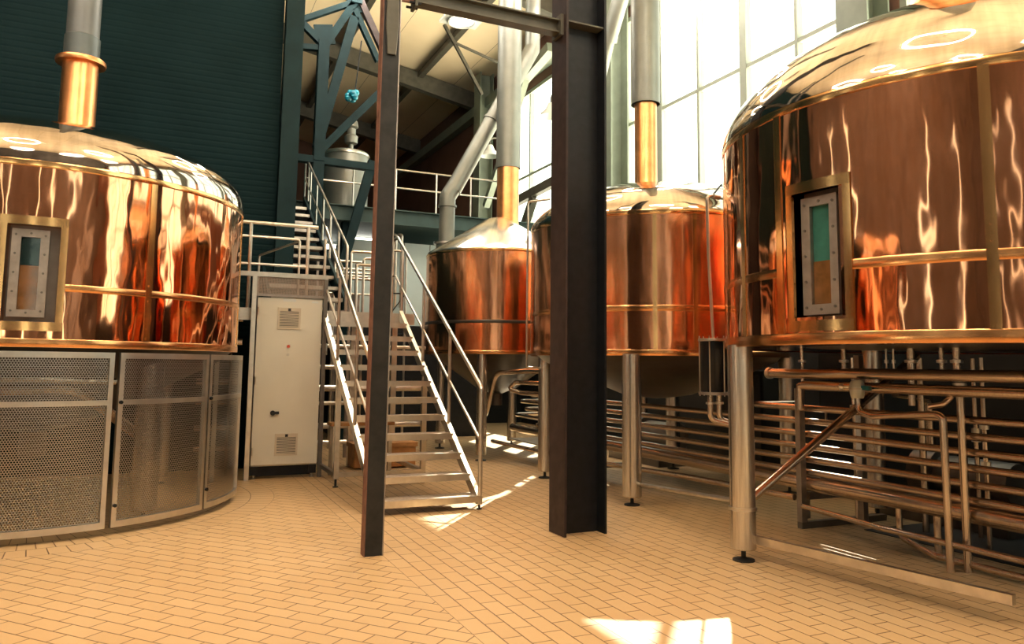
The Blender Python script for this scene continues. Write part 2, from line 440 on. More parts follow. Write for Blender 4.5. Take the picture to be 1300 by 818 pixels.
def straps(root, c, R, angs, z0, z1, w=1.9):
    for a in angs:
        MB().lathe([(R-.004, z0), (R+.006, z0+.002), (R+.006, z1-.002), (R-.004, z1)], c, 4, a-w/2, a+w/2).add([pol(c, R+dr, a+q, z) for q in (-w/2, w/2) for dr, z in ((-.01, z0), (.0065, z0), (.0065, z1), (-.01, z1))], [(0,1,2,3), (4,5,6,7)]).build('vertical_strap', 'brass', root)
def hatch(root, c, R, fr, gl, split, mats):
    a0, a1, z0, z1 = fr; g0, g1, y0, y1 = gl; k = .075
    # brass border round the opening
    b0, b1 = a0-.9, a1+2.4; zb0, zb1 = z0-.04, z1+.03
    for nm, q in (('hatch_border', (b0-1.6, b1+1.6, zb1, zb1+.075)), ('hatch_border', (b0-1.6, b1+1.6, zb0-.075, zb0)), ('hatch_border', (b0-1.6, b0, zb0, zb1)), ('hatch_border', (b1, b1+1.6, zb0, zb1))):
        MB().arcbox(c, R-.01, R+.012, q[2], q[3], q[0], q[1], 8).build(nm, 'brass', root)
    # recess back sheet
    MB().arcbox(c, R-.135, R-.12, z0-.06, z1+.05, a0-1.2, a1+3.0, 6).build('hatch_recess', 'recess_steel', root)
    # bolted steel frame with an opening
    m = MB(); P = lambda a, z, r: pol(c, r, a, z)
    am = (a0+a1)/2; ex = Vector((-math.sin(math.radians(am)), math.cos(math.radians(am)), 0)); en = Vector((math.cos(math.radians(am)), math.sin(math.radians(am)), 0))
    Rf = R-.065; o = Vector((c[0], c[1], 0)) + en*Rf
    def X(a): return (a-am)*PI/180*R
    A, B, G, Hh = X(a0), X(a1), X(g0), X(g1)
    def fr_box(u0, u1, w0, w1, d0, d1):
        return MB().add([o+ex*u+en*d+Vector((0,0,w)) for w in (w0, w1) for (u, d) in ((u0,d0),(u1,d0),(u1,d1),(u0,d1))],
                        [(0,3,2,1),(4,5,6,7),(0,1,5,4),(1,2,6,5),(2,3,7,6),(3,0,4,7)])
    outer = [(A,z0),(B,z0),(B,z1),(A,z1)]; inner = [(G,y0),(Hh,y0),(Hh,y1),(G,y1)]
    vs = [o+ex*u+en*d+Vector((0,0,w)) for d in (-.03, .012) for ring in (outer, inner) for (u, w) in ring]
    fs = []
    for i in range(4):
        j = (i+1) % 4
        fs += [(8+i, 8+j, 12+j, 12+i), (i, 4+i, 4+j, j), (i, j, 8+j, 8+i), (4+i, 12+i, 12+j, 4+j)]
    f = MB().add(vs, fs).build('hatch_frame', 'hatch_steel', root)
    gm = (G+Hh)/2
    b = None
    for (u, w) in [(A+.03, z0+.05+i*(z1-z0-.1)/4) for i in range(5)] + [(B-.03, z0+.05+i*(z1-z0-.1)/4) for i in range(5)] + [(gm, z0+.035), (gm, z1-.035)]:
        p = o+ex*u+en*.012+Vector((0,0,w))
        if b is None:
            b = MB().tube([p, p+en*.008], .010, 6).build('bolt', 'recess_steel', f); b0_ = p
        else: share(b, f, loc=p-b0_)
    MB().add([o+ex*u+en*-.004+Vector((0,0,w)) for u, w in inner], [(0,1,2,3)]).v
    fr_box(G, Hh, y0, y1, -.006, -.002).build('sight_glass', 'sight_glass', root)
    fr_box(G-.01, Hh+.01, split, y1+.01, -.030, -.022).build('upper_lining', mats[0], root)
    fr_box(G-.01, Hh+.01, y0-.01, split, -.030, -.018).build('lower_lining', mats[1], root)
def leg(root, p, r, z1, mat='steel', collar=None):
    x, y = p
    MB().lathe([(.001, .09), (r-.008, .09), (r, .10), (r, z1), (.001, z1)], p, 28).build('leg', mat, root)
    MB().lathe([(.001, 0), (.085, 0), (.085, .012), (.03, .022), (.018, .03), (.018, .095), (.001, .095)], p, 20).build('foot', 'black_rubber', root)
    if collar:
        for z in collar: MB().lathe([(r, z-.012), (r+.010, z-.012), (r+.010, z+.012), (r, z+.012)], p, 28).build('leg_collar', 'rail_steel', root)
def chimney(name, label, c, r, z0, zc, zt, grey='duct_grey', flange=None, rg=None, band=None, group=None):
    t = thing(name, label, 'chimney', (c[0], c[1], z0), group)
    rg = rg or r
    MB().lathe([(r+.01, z0-.16), (r+.03, z0-.02), (r+.012, z0+.02), (r, z0+.05), (r, zc)], c, 40).build('copper_collar', 'copper_pipe', t)
    if flange: MB().lathe([(r, zc-.03), (flange, zc-.025), (flange+.006, zc), (flange, zc+.025), (r-.01, zc+.04)], c, 40).build('flange', 'copper_pipe', t)
    z = zc
    if band: MB().lathe([(rg+.012, zc), (rg+.012, band), (rg, band+.01)], c, 40).build('sleeve', 'duct_band', t); z = band
    MB().lathe([(rg, z), (rg, zt)], c, 40).build('flue_pipe', grey, t)
    return t

# left kettle
c, R, zb, zs = KL, 1.95, 1.60, 3.17
K = thing('brewing_kettle', 'large copper kettle with perforated skirt panels in front of the dark cladding wall', 'kettle', (c[0], c[1], 0))
FRL, GLL = (-90.6, -82.6, 1.845, 2.585), (-88.6, -84.5, 1.906, 2.518)
kettle_body(c, R, zb, zs, (-91.5, -80.2, 1.80, 2.62)).build('body', 'copper', K)
MB().lathe(dome_profile(R+.008, zs, .64, 2.6, 2.5), c, 120).build('dome', 'dome', K)
MB().band(c, R, zs-.055, zs+.012, 0, 360, 120).build('top_band', 'brass', K)
MB().band(c, R, zb-.005, zb+.065, 0, 360, 120).build('bottom_band', 'copper_trim', K)
MB().band(c, R, 2.07, 2.13, -78.5, -93+360, 110).build('middle_band', 'copper_trim', K)
straps(K, c, R, (-58.2, -10, 60, 180), zb+.06, zs-.05, 1.7)
for zz in (1.69, 1.78, 2.03, 2.17): rivets(K, c, R+.006, -58.2, (zz,))
hatch(K, c, R, FRL, GLL, 2.28, ('inner_dark', 'inner_copper'))
for a in (-48, 42, 132, 222): leg(K, pol(c, 1.62, a, 0)[:2], .12, zb+.03)
MB().lathe([(1.9, zb), (1.7, 1.45), (.5, .85), (.12, .75), (.12, .5), (.001, .5)], c, 64).build('bottom_cone', 'dark_cone', K)
MB().tube([pol(c, 1.5, -120, 1.2), pol(c, 1.55, -72, 1.25), pol(c, 1.4, -40, .7)], .05, 10, .3).build('drain_pipe', 'pipe_steel', K)
MB().tube([pol(c, 1.72, -110, 1.32), pol(c, 1.78, -85, 1.33), pol(c, 1.7, -62, 1.30)], .03, 10, .3).build('ring_pipe', 'pipe_steel', K)
chimney('chimney', 'copper-footed grey flue standing on the left kettle dome', (-.955, 9.39), .178, 3.84, 4.74, roof(1)-.08, 'duct_dark', .245, .165, 5.02)
# skirt panels
def skirt(a0, a1, label):
    rc = 2.0; z0, z1 = .065, 1.56; w = 1.15
    g = thing('skirt_panel', label, 'skirt panel', (c[0], c[1], 0), 'perforated skirt panels round the left kettle')
    m = MB()
    m.arcbox(c, rc-.02, rc+.02, z0, z0+.055, a0, a1, 24); m.build('bottom_rail', 'frame_steel', g)
    MB().arcbox(c, rc-.02, rc+.02, z1-.05, z1, a0, a1, 24).build('top_rail', 'frame_steel', g)
    MB().arcbox(c, rc-.02, rc+.022, 1.105, 1.15, a0+w, a1-w, 24).build('middle_rail', 'frame_steel', g)
    for q in (a0, a1-w): MB().arcbox(c, rc-.02, rc+.02, z0+.055, z1-.05, q, q+w, 3).build('stile', 'frame_steel', g)
    s = MB().arcbox(c, rc-.006, rc-.004, z0+.055, z1-.05, a0+w, a1-w, 24).build('perforated_sheet', 'perforated', g)
    for z in (.25, 1.13): MB().tube([pol(c, rc+.018, a0+w/2, z), pol(c, rc+.04, a0+w/2, z)], .016, 8).build('latch', 'black_steel', g)
    return g
skirt(-95.0, -66.7, 'widest perforated skirt panel under the left kettle hatch')
skirt(-65.3, -37.6, 'middle perforated skirt panel of the left kettle between two narrow gaps')
skirt(-36.9, -8.5, 'rightmost perforated skirt panel of the left kettle, curving away towards the cream cabinet')
skirt(-124.5, -95.7, 'perforated skirt panel at the left edge of the photo')

# right kettle
c, zb, zs = KR, 1.66, 3.36
K = thing('brewing_kettle', 'largest copper kettle on steel legs beside the window wall, nearest on the right', 'kettle', (c[0], c[1], 0))
FRR, GLR = (-178.5, -170.1, 1.858, 2.672), (-176.45, -171.9, 1.928, 2.608)
kettle_body(c, R, zb, zs, (-181.6, -168.6, 1.84, 2.76)).build('body', 'copper', K)
MB().lathe(dome_profile(R+.008, zs, .93, 2.5, 1.65), c, 120).build('dome', 'dome', K)
MB().band(c, R, zs-.06, zs+.012, 0, 360, 120).build('top_band', 'brass', K)
MB().band(c, R, zb-.005, zb+.075, 0, 360, 120).build('bottom_band', 'copper_trim', K)
MB().band(c, R, 2.135, 2.20, -167, 176.5, 110).build('middle_band', 'copper_trim', K)
straps(K, c, R, (-143.3, 176.6, 162.5, -60, 60), zb+.07, zs-.05, 1.8)
for zz in (1.75, 2.08, 2.25, 2.35): rivets(K, c, R+.006, -143.3, (zz,))
hatch(K, c, R, FRR, GLR, 2.225, ('inner_teal', 'inner_copper'))
for a in (154.5, 64.5, 334.5, 244.5):
    p = pol(c, 1.90, a, 0)
    leg(K, (p.x, p.y), .098, zb+.01, collar=(.40,) if a == 154.5 else None)
MB().lathe([(1.9, zb+.012), (.4, zb+.005), (.001, zb+.005)], c, 64).build('bottom_cone', 'dark_cone', K)
chimney('chimney', 'wide copper flue rising from the right kettle at the top edge of the photo', (5.76, 4.02), .29, 4.26, 6.2, roof(6)-.08, flange=.33)

# second kettle behind the black column
c, R2, zb, zs = (5.85, 8.30), 1.63, 1.615, 3.235
K = thing('brewing_kettle', 'copper kettle behind the wide black column, half hidden, with steel legs', 'kettle', (c[0], c[1], 0))
kettle_body(c, R2, zb, zs).build('body', 'copper_satin', K)
MB().lathe(dome_profile(R2+.008, zs, .60, 2.0, 1.7), c, 110).build('dome', 'dome', K)
MB().band(c, R2, zs-.055, zs+.012, 0, 360, 110).build('top_band', 'brass', K)
MB().band(c, R2, zb-.005, zb+.06, 0, 360, 110).build('bottom_band', 'copper_trim', K)
MB().band(c, R2, 2.10, 2.165, 0, 360, 110).build('middle_band', 'copper_trim', K)
straps(K, c, R2, (-125.4, 140, 40, 230-360+20), zb+.06, zs-.05, 1.6)
for p, r in (((4.72, 7.16), .105), ((4.74, 9.27), .095), ((6.95, 9.45), .1), ((6.95, 7.15), .1)): leg(K, p, r, zb+.01)
MB().lathe([(1.55, zb+.01), (1.45, 1.54), (.45, 1.14), (.12, 1.09), (.001, 1.08)], c, 64).build('bottom_cone', 'dark_cone', K)
chimney('chimney', 'copper-footed grey flue in front of the tall bright window', (5.71, 8.30), .147, 3.84, 4.96, roof(6)-.08, rg=.19)
# third, conical-topped kettle
c, R3, zb, zs = (5.28, 12.17), 1.24, 1.66, 3.33
K = thing('brewing_kettle', 'smallest copper kettle with conical steel top beside the stair', 'kettle', (c[0], c[1], 0))
kettle_body(c, R3, zb, zs).build('body', 'copper_satin', K)
MB().lathe([(R3+.008, zs), (R3-.02, zs+.05), (.2, 4.02)], c, 96).build('cone_roof', 'steel_dome', K)
MB().band(c, R3, zs-.04, zs+.012, 0, 360, 96).build('top_band', 'brass', K)
MB().band(c, R3, zb-.005, zb+.05, 0, 360, 96).build('bottom_band', 'copper_trim', K)
MB().band(c, R3, 2.14, 2.19, 0, 360, 96).build('middle_band', 'dark_cone', K)
for p in ((4.63, 11.25), (6.0, 11.25), (6.0, 13.1), (4.6, 13.1)): leg(K, p, .085, zb+.01)
MB().lathe([(1.15, zb+.01), (.35, 1.1), (.1, 1.0), (.1, .8), (.001, .8)], c, 64).build('bottom_cone', 'dark_cone', K)
n0 = at(567, 305, 'Y', 12.62); n0 = (n0.x, 12.62)
MB().lathe([(.19, 3.50), (.19, 3.57), (.225, 3.575), (.225, 3.61), (.14, 3.615)], n0, 28).build('inlet_neck', 'rail_steel', K)
MB().lathe([(.2, 3.30), (.2, 3.50), (.001, 3.50)], n0, 24).build('inlet_base', 'steel_dome', K)
chimney('chimney', 'copper-footed grey flue on the conical kettle top left of the wide black column', (5.45, 12.17), .195, 3.92, 4.95, roof(5.4)-.08, rg=.215)
# kettle on the left, beside the viewer: seen mirrored in the right kettle
c, zb, zs = (-5.2, 4.2), 1.60, 3.17
K = thing('brewing_kettle', 'copper kettle out of view on the left, mirrored low in the right kettle', 'kettle', (c[0], c[1], 0))
kettle_body(c, R, zb, zs).build('body', 'copper', K)
MB().lathe(dome_profile(R+.008, zs, .64, 2.6, 2.5), c, 96).build('dome', 'dome', K)
MB().band(c, R, zb-.005, zb+.065, 0, 360, 96).build('bottom_band', 'copper_trim', K)
for a in (45, 135, 225, 315): leg(K, pol(c, 1.75, a, 0)[:2], .1, zb+.01)
# slanting vent duct
DY = 12.62; q0 = at(567, 300, 'Y', DY); DX, DZ = q0.x, 3.62
D = thing('vent_duct', 'slanting grey vent duct joining the conical kettle and running up to the roof', 'duct', (DX, DY, DZ))
a, b = at(567, 254, 'Y', DY), at(676, 62, 'Y', DY); a.x = DX
MB().tube([(DX, DY, DZ), a-Vector((0,0,.06))], .138, 24).build('lower_pipe', 'duct_grey', D)
MB().tube([a-Vector((0,0,.10)), a+Vector((0,0,.05)), a+(b-a)*.12], .145, 24, .15).build('elbow', 'duct_grey', D)
MB().tube([a+(b-a)*.06, b], .148, 24).build('slanted_pipe', 'duct_grey', D)
MB().tube([a+(b-a)*.5, a+(b-a)*.515], .168, 24).build('joint_ring', 'duct_grey', D)
MB().tube([b-(b-a)*.03, b, Vector((b.x+.02, b.y, roof(b.x)-.05))], .142, 24, .1).build('upper_pipe', 'duct_grey', D)
MB().lathe([(.14, a.z-.13), (.168, a.z-.13), (.168, a.z-.10), (.14, a.z-.10)], (DX, DY), 24).build('joint_ring', 'duct_grey', D)
a, b = at(758, 112, 'X', 7.2), at(773, 50, 'X', 7.2); e = at(796, -30, 'X', 7.2)
D = thing('vent_duct', 'slanting grey duct high up to the right of the wide black column', 'duct', tuple(a))
MB().tube([a, b], .12, 20).build('lower_pipe', 'duct_grey', D)
MB().tube([b-(b-a)*.05, b+(b-a)*.08], .16, 20).build('joint_ring', 'duct_grey', D)
MB().tube([b, e, e+(e-b)*.9], .15, 20).build('upper_pipe', 'duct_grey', D)

# ------------------------------------------------------------------ columns and beam in front
t = thing('steel_column', 'wide black steel column with a deep channel face between the kettles', 'column', (3.50, 6.18, 0))
ZT = roof(3.5)
MB().box(3.285, 6.045, 0, 3.307, 6.335, ZT).build('flange', 'flange_brown', t)
MB().box(3.695, 6.045, 0, 3.717, 6.335, ZT).build('flange', 'black_steel', t)
MB().box(3.307, 6.182, 0, 3.695, 6.198, ZT).build('web', 'black_steel', t)
MB().box(3.307, 6.06, 4.70, 3.695, 6.182, 4.715).build('stiffener', 'beam_paint', t)
t = thing('steel_column', 'slender scuffed black column standing in front of the stair', 'column', (1.60, 6.09, 0))
b0, b1 = Vector((1.595, 6.085, 0)), Vector((1.665, 6.085, roof(1.6)))
d = (b1-b0)
o = MB(); hw, hd = .072, .055
def colbox(x0, x1, y0, y1):
    return MB().add([b0+d*k+Vector((x, y, 0)) for k in (0, 1) for x, y in ((x0,y0),(x1,y0),(x1,y1),(x0,y1))], [(0,3,2,1),(4,5,6,7),(0,1,5,4),(1,2,6,5),(2,3,7,6),(3,0,4,7)])
colbox(-hw, hw, -hd, hd).build('shaft', 'column_face', t, bevel=.004)
colbox(-hw-.006, -hw, -hd-.002, hd).build('rusty_side', 'rust', t)
colbox(hw-.007, hw+.002, -hd-.006, -hd).build('worn_edge', 'hatch_steel', t)
colbox(hw, hw+.024, hd-.02, hd).build('back_flange', 'black_steel', t)
k = 4.45
f0 = b0+d*(k/d.z)
pl = [(-.035, 0), (.030, .0), (.050, .26), (.046, .46), (.030, .53), (-.035, .55), (-.050, .50), (-.055, .26)]
wp = MB().prism([f0+Vector((x, -hd-.022, z-.40)) for x, z in pl], (0, .022, 0)).build('weld_plate', 'beam_paint', t)
MB().tube([f0+Vector((x, -hd-.012, z-.40)) for x, z in pl[1:6]], .006, 6).build('weld_bead', 'hatch_steel', wp)
t = thing('steel_beam', 'heavy steel beam bolted high on the wide black column', 'beam', (2.5, 6.19, 4.6))
m = MB(); m.ibeam((1.86, 6.19, 4.675), (3.27, 6.19, 4.675), .12, .13, .014); m.build('beam_section', 'beam_paint', t)
MB().box(3.255, 6.10, 4.58, 3.285, 6.28, 4.78).build('end_plate', 'beam_paint', t)
MB().box(1.845, 6.12, 4.57, 1.87, 6.26, 4.78).build('end_plate', 'beam_paint', t)
MB().box(1.69, 6.15, 4.60, 1.85, 6.17, 4.75).build('cleat', 'rust', t)
for y in (6.14, 6.24):
    for z in (4.60, 4.75): MB().tube([(1.80, y, z), (1.90, y, z)], .012, 6).build('bolt', 'black_steel', t)

# ------------------------------------------------------------------ lower stair
N, Y0, RUN, RISE, X0, X1 = 12, 7.52, .274, .19, 1.98, 3.12
SL = RISE/RUN
S = thing('staircase', 'steel open-tread staircase with tube handrails rising away behind the slender column', 'stairs', (2.55, 9.0, 0))
tr0 = None
for i in range(N-1):
    y, z = Y0+i*RUN, .135+i*RISE
    pr = [(y, z-.05), (y, z), (y+.27, z), (y+.27, z-.045), (y+.245, z-.045), (y+.245, z-.025), (y+.03, z-.025), (y+.03, z-.05)]
    if tr0 is None: tr0 = MB().prism([(X0+.03, a, b) for a, b in pr], (X1-X0-.06, 0, 0)).build('tread', 'tread_steel', S)
    else: share(tr0, S, loc=(0, i*RUN, i*RISE))
nose = None
for i in range(N-1):
    y, z = Y0+i*RUN, .135+i*RISE
    if nose is None: nose = MB().box(X0+.03, y-.004, z-.062, X1-.03, y, z+.006).build('tread_nosing', 'rail_steel', S)
    else: share(nose, S, loc=(0, i*RUN, i*RISE))
zl = lambda y: .135+(y-Y0)*SL
for x in (X0, X1-.05):
    ya, yb = Y0+.02, Y0+RUN*11+.05
    MB().prism([(x, ya, zl(ya)-.10), (x, ya+.06, zl(ya)-.10), (x, yb, zl(yb)-.16), (x, yb, zl(yb)-.02), (x, ya, zl(ya)-.01)], (.05, 0, 0)).build('stringer', 'rail_steel', S)
for x in (X0+.025, X1-.025):
    MB().box(x-.025, Y0-.005, .05, x+.025, Y0+.05, .135).build('foot_block', 'rail_steel', S)
    MB().lathe([(.001, 0), (.03, 0), (.03, .008), (.012, .014), (.012, .06)], (x, Y0+.022), 12).build('levelling_foot', 'black_rubber', S)
    yl = 9.42
    MB().box(x-.03, yl, .10, x+.03, yl+.06, zl(yl)-.12).build('support_leg', 'rail_steel', S)
    MB().lathe([(.001, 0), (.035, 0), (.035, .01), (.014, .016), (.014, .11)], (x, yl+.03), 12).build('levelling_foot', 'black_rubber', S)
    MB().box(x-.025, yl+.06, .12, x+.025, 10.75, .17).build('base_rail', 'rail_steel', S)
MB().box(X0+.055, 9.425, .12, X1-.055, 9.475, .17).build('base_rail', 'rail_steel', S)
for x, ytop in ((X0+.02, 10.88), (X1-.02, 10.90)):
    zt = lambda y: 1.27+(y-Y0)*.62
    if x < 2.5: path = [(x, Y0+.02, .12), (x, Y0+.02, 1.25), (x, 10.62, zt(10.62)+.16)]
    else: path = [(x, Y0+.02, .12), (x, Y0+.02, 1.25), (x, 10.85, 3.33), (x, 11.12, 3.33), (x, 11.12, 2.195)]
    MB().tube(path, .024, 12, .06).build('handrail', 'rail_steel', S)
    mid = [(x, Y0+.03, .70), (x, 10.75, 2.69)] if x < 2.5 else [(x, Y0+.03, .70), (x, 10.95, 2.78), (x, 11.1, 2.78)]
    MB().tube(mid, .016, 10, .05).build('middle_rail', 'rail_steel', S)
    for y in (8.53, 9.56, 10.6):
        MB().tube([(x, y, zl(y)-.06), (x, y, 1.27+(y-Y0)*.622)], .020, 10).build('baluster', 'rail_steel', S)
# landing with guard rail
L = thing('stair_landing', 'steel landing with tube guard rail behind the cream cabinet', 'landing', (1.7, 11, 2.2))
MB().box(.46, 10.64, 2.10, 3.3, 11.42, 2.19).build('deck', 'tread_steel', L)
MB().box(.46, 10.60, 2.04, 3.3, 10.64, 2.20).build('edge_beam', 'rail_steel', L)
for x, y in ((.6, 11.35), (1.2, 11.35), (2.6, 11.35), (3.22, 11.35)): MB().box(x-.04, y-.04, 0, x+.04, y+.04, 2.1).build('leg', 'rail_steel', L)
zr = 3.345
MB().tube([(.44, 10.64, zr), (1.90, 10.64, zr)], .026, 12, .06).build('guard_rail', 'rail_steel', L)
MB().tube([(.44, 10.64, 3.16), (1.66, 10.64, 3.16), (1.66, 10.64, 2.19)], .018, 10, .05).build('middle_rail', 'rail_steel', L)
MB().tube([(.44, 10.64, 2.79), (1.78, 10.64, 2.79)], .018, 10).build('lower_rail', 'rail_steel', L)
MB().tube([(1.66, 10.66, 3.14), (1.20, 11.2, 2.98), (1.20, 11.2, 2.19)], .016, 10, .04).build('return_rail', 'rail_steel', L)
for x in (1.02, 1.77): MB().tube([(x, 10.64, 2.19), (x, 10.64, zr)], .025, 10).build('post', 'rail_steel', L)

# upper stair
U = thing('staircase', 'upper flight of steel steps climbing beside the dark cladding to the gallery', 'stairs', (1.85, 12.5, 2.2))
n2, y2, run2, rise2, ux0, ux1 = 11, 10.72, .330, .19, 1.28, 2.33
a = None
for i in range(n2):
    y, z = y2+i*run2, 2.39+i*rise2
    if a is None: a = MB().box(ux0+.03, y, z-.05, ux1-.03, y+.28, z).build('tread', 'rail_steel', U)
    else: share(a, U, loc=(0, i*run2, i*rise2))
zu = lambda y: 2.39+(y-y2)*rise2/run2
for x in (ux0, ux1-.04):
    MB().prism([(x, y2-.05, zu(y2)-.165), (x, y2+.2, zu(y2)-.155), (x, 14.5, zu(14.5)-.18), (x, 14.5, zu(14.5)+.02), (x, y2-.05, zu(y2)+.0)], (.04, 0, 0)).build('stringer', 'teal_paint', U)
x = ux1-.01
MB().tube([(x, 10.67, 2.195), (x, 10.67, 3.12), (x, 14.49, 3.10+3.87*.575)], .020, 10, .05).build('handrail', 'rail_steel', U)
MB().tube([(x, 10.69, 2.70), (x, 14.49, 2.68+3.85*.575)], .014, 8).build('middle_rail', 'rail_steel', U)
for i in range(1, 7):
    y = 10.62+i*.655
    MB().tube([(x, y, zu(y)-.1), (x, y, 3.10+(y-10.62)*.575)], .018, 8).build('baluster', 'rail_steel', U)

# gallery
G = thing('gallery', 'raised steel gallery with thin guard rail above the pale cold-room panels', 'gallery', (5, 16, 4.2))
MB().box(2.4, 14.64, 4.22, 8.5, 20.0, 4.42).build('deck', 'gallery_paint', G)
m = MB(); m.ibeam((1.15, 14.6, 4.36), (8.5, 14.6, 4.36), .16, .30, .02); m.build('edge_beam', 'gallery_paint', G)
for z in (5.34, 4.97): MB().tube([(2.36, 14.62, z), (6.6, 14.62, z)], .018, 8).build('guard_rail', 'rail_steel', G)
for x in (2.4, 3.25, 4.1, 4.95, 5.7, 6.5): MB().tube([(x, 14.62, 4.5), (x, 14.62, 5.34)], .018, 8).build('guard_post', 'rail_steel', G)
for x in (3.2, 8.2): MB().box(x-.1, 14.75, 0, x+.1, 14.95, 4.22).build('gallery_post', 'teal_paint', G)
# braced steel frame
YFm = 14.25
F = thing('braced_frame', 'dark blue-green braced steel frame above the upper stair', 'steel frame', tuple(at(404, 200, 'Y', YFm)))
def strut(nm, p, q, w, dep=.12, mat='teal_paint', Y=YFm, par=F):
    a, b = at(*p, 'Y', Y), at(*q, 'Y', Y)
    MB().bar(a, b, w, dep, side=(b-a).cross(Vector((0,1,0)))).build(nm, mat, par)
strut('strut', (366, 199), (480, 214), .13, .16)
strut('column', (404, 205), (411, 52), .20, .2)
strut('column', (404, 206), (396, 330), .2, .2)
strut('brace', (402, 196), (500, 100), .14)
strut('brace', (402, 188), (450, 22), .17)
strut('brace', (473, 205), (430, 352), .17)
strut('brace', (411, 58), (384, 30), .12)
strut('brace', (410, 62), (450, 4), .14)
strut('strut', (366, 31), (456, 1), .10)
strut('brace', (455, -4), (484, 60), .12, .12, 'flange_brown')
strut('brace', (450, 12), (480, 78), .10)
strut('strut', (366, 58), (412, 62), .10)
q0 = at(452, 6, 'Y', YFm)
MB().bar(q0, (q0.x+.05, YFm, roof(q0.x)-.02), .2, .2, side=(1,0,0)).build('column', 'teal_paint', F)
strut('brace', (484, 60), (492, 77), .12, .12, 'flange_brown')
strut('gusset', (400, 44), (424, 44), .38, .04)
strut('gusset', (440, 2), (462, 6), .34, .04)

# ------------------------------------------------------------------ roof steel
def roof_member(name, label, p, q, w, h, mat='beam_paint', cat='roof beam', group=None):
    m = MB(); m.bar(p, q, w, h); return tag(m.build(name, mat), label, cat, group)
for y, w in ((21.8, 'second-nearest dark rafter, crossing the tan ceiling behind the columns'), (27.5, 'farthest dark rafter near the back of the tan ceiling'), (15.2, 'nearest dark rafter over the gallery edge')):
    roof_member('rafter', w, (1.2, y, roof(1.2)-.30), (XW, y, roof(XW)-.30), .26, .5, 'green_paint' if 0 else 'beam_paint', 'rafter', 'rafters under the tan ceiling')
for x in (6.75, 4.4, 2.3):
    roof_member('purlin', {6.75: 'purlin nearest the window wall, running back under the tan ceiling', 4.4: 'middle purlin running back under the tan ceiling', 2.3: 'purlin farthest from the windows under the tan ceiling'}[x], (x, 10, roof(x)-.12), (x, YB, roof(x)-.12), .16, .16, 'beam_paint', 'purlin', 'purlins under the tan ceiling')
roof_member('eave_beam', 'long pale beam along the top of the window wall', (8.44, YF, 9.15), (8.44, YB, 9.15), .25, .3, 'green_paint', 'beam')
a, b = at(564, 31, 'Y', 16.8), at(612, 120, 'Y', 16.8); roof_member('brace_rod', 'steep thin bracing rod below the ceiling lamp', a, b, .07, .07, 'beam_paint', 'brace')
a, b = at(579, 55, 'Y', 16.6), at(640, 83, 'Y', 16.6); roof_member('brace_rod', 'shallow thin bracing rod running behind the grey flue', a, b, .05, .05, 'beam_paint', 'brace')
a, b = at(617, 262, 'X', 7.9), at(637, 200, 'X', 7.9); roof_member('brace_bar', 'pale slanting brace beside the far window corner', a, b, .16, .16, 'green_paint', 'brace')
def two_part(name, label, cat, parts):
    ends = [(nm, at(*p, 'X', X), at(*q, 'X', X), w_, h_, mt) for nm, p, q, X, w_, h_, mt in parts]
    t = thing(name, label, cat, tuple(ends[0][1]))
    for nm, a, b, w_, h_, mt in ends: MB().bar(a, b, w_, h_).build(nm, mt, t)
two_part('wall_bracket', 'slanting steel bracket with a short strut in front of the far window', 'bracket',
         [('arm', (652, 258), (712, 226), 7.6, .14, .2, 'beam_paint'), ('strut', (664, 292), (678, 250), 7.6, .14, .2, 'beam_paint')])
two_part('roof_truss', 'pale roof truss end slanting above the far window, left of the wide black column', 'truss',
         [('chord', (640, 130), (700, 60), 8.0, .22, .22, 'green_paint'), ('web_member', (652, 150), (668, 98), 8.0, .16, .16, 'green_paint')])
for i, y in enumerate((7.0, 13.2, 20.3)):
    lab = ['green-grey window column standing above the right kettle', 'green-grey window column just right of the wide black column', 'green-grey window column at the far corner of the window wall'][i]
    m = MB(); m.ibeam((8.28, y, 3.6), (8.28, y, roof(8.3)-.05), .5, .42, .03, side=(0,1,0)); tag(m.build('window_column', 'green_paint'), lab, 'column', 'columns along the window wall')

# ------------------------------------------------------------------ cabinet
Cb = thing('control_cabinet', 'tall cream control cabinet standing between the left kettle and the stair', 'cabinet', (1.53, 10.6, 0))
cx0, cx1, cy0, cy1 = 1.115, 1.955, 10.40, 10.58
MB().box(cx0+.01, cy0+.025, .16, cx1-.01, cy1, 2.335).build('body', 'cream', Cb)
MB().box(cx0+.005, cy0, .175, cx1-.005, cy0+.022, 2.33).build('door', 'cream', Cb, bevel=.005)
MB().box(cx0+.08, cy0+.06, .03, cx1-.08, cy1-.01, .16).build('plinth', 'black_steel', Cb)
for x in (cx0+.05, cx1-.06):
    MB().box(x-.05, cy0+.01, .05, x+.05, cy0+.09, .16).build('plinth_corner', 'black_steel', Cb)
    MB().lathe([(.001, 0), (.032, 0), (.032, .012), (.013, .02), (.013, .06)], (x, cy0+.05), 12).build('levelling_foot', 'rail_steel', Cb)
def cab(px, py): p = at(px, py, 'Y', cy0); return p.x, p.z
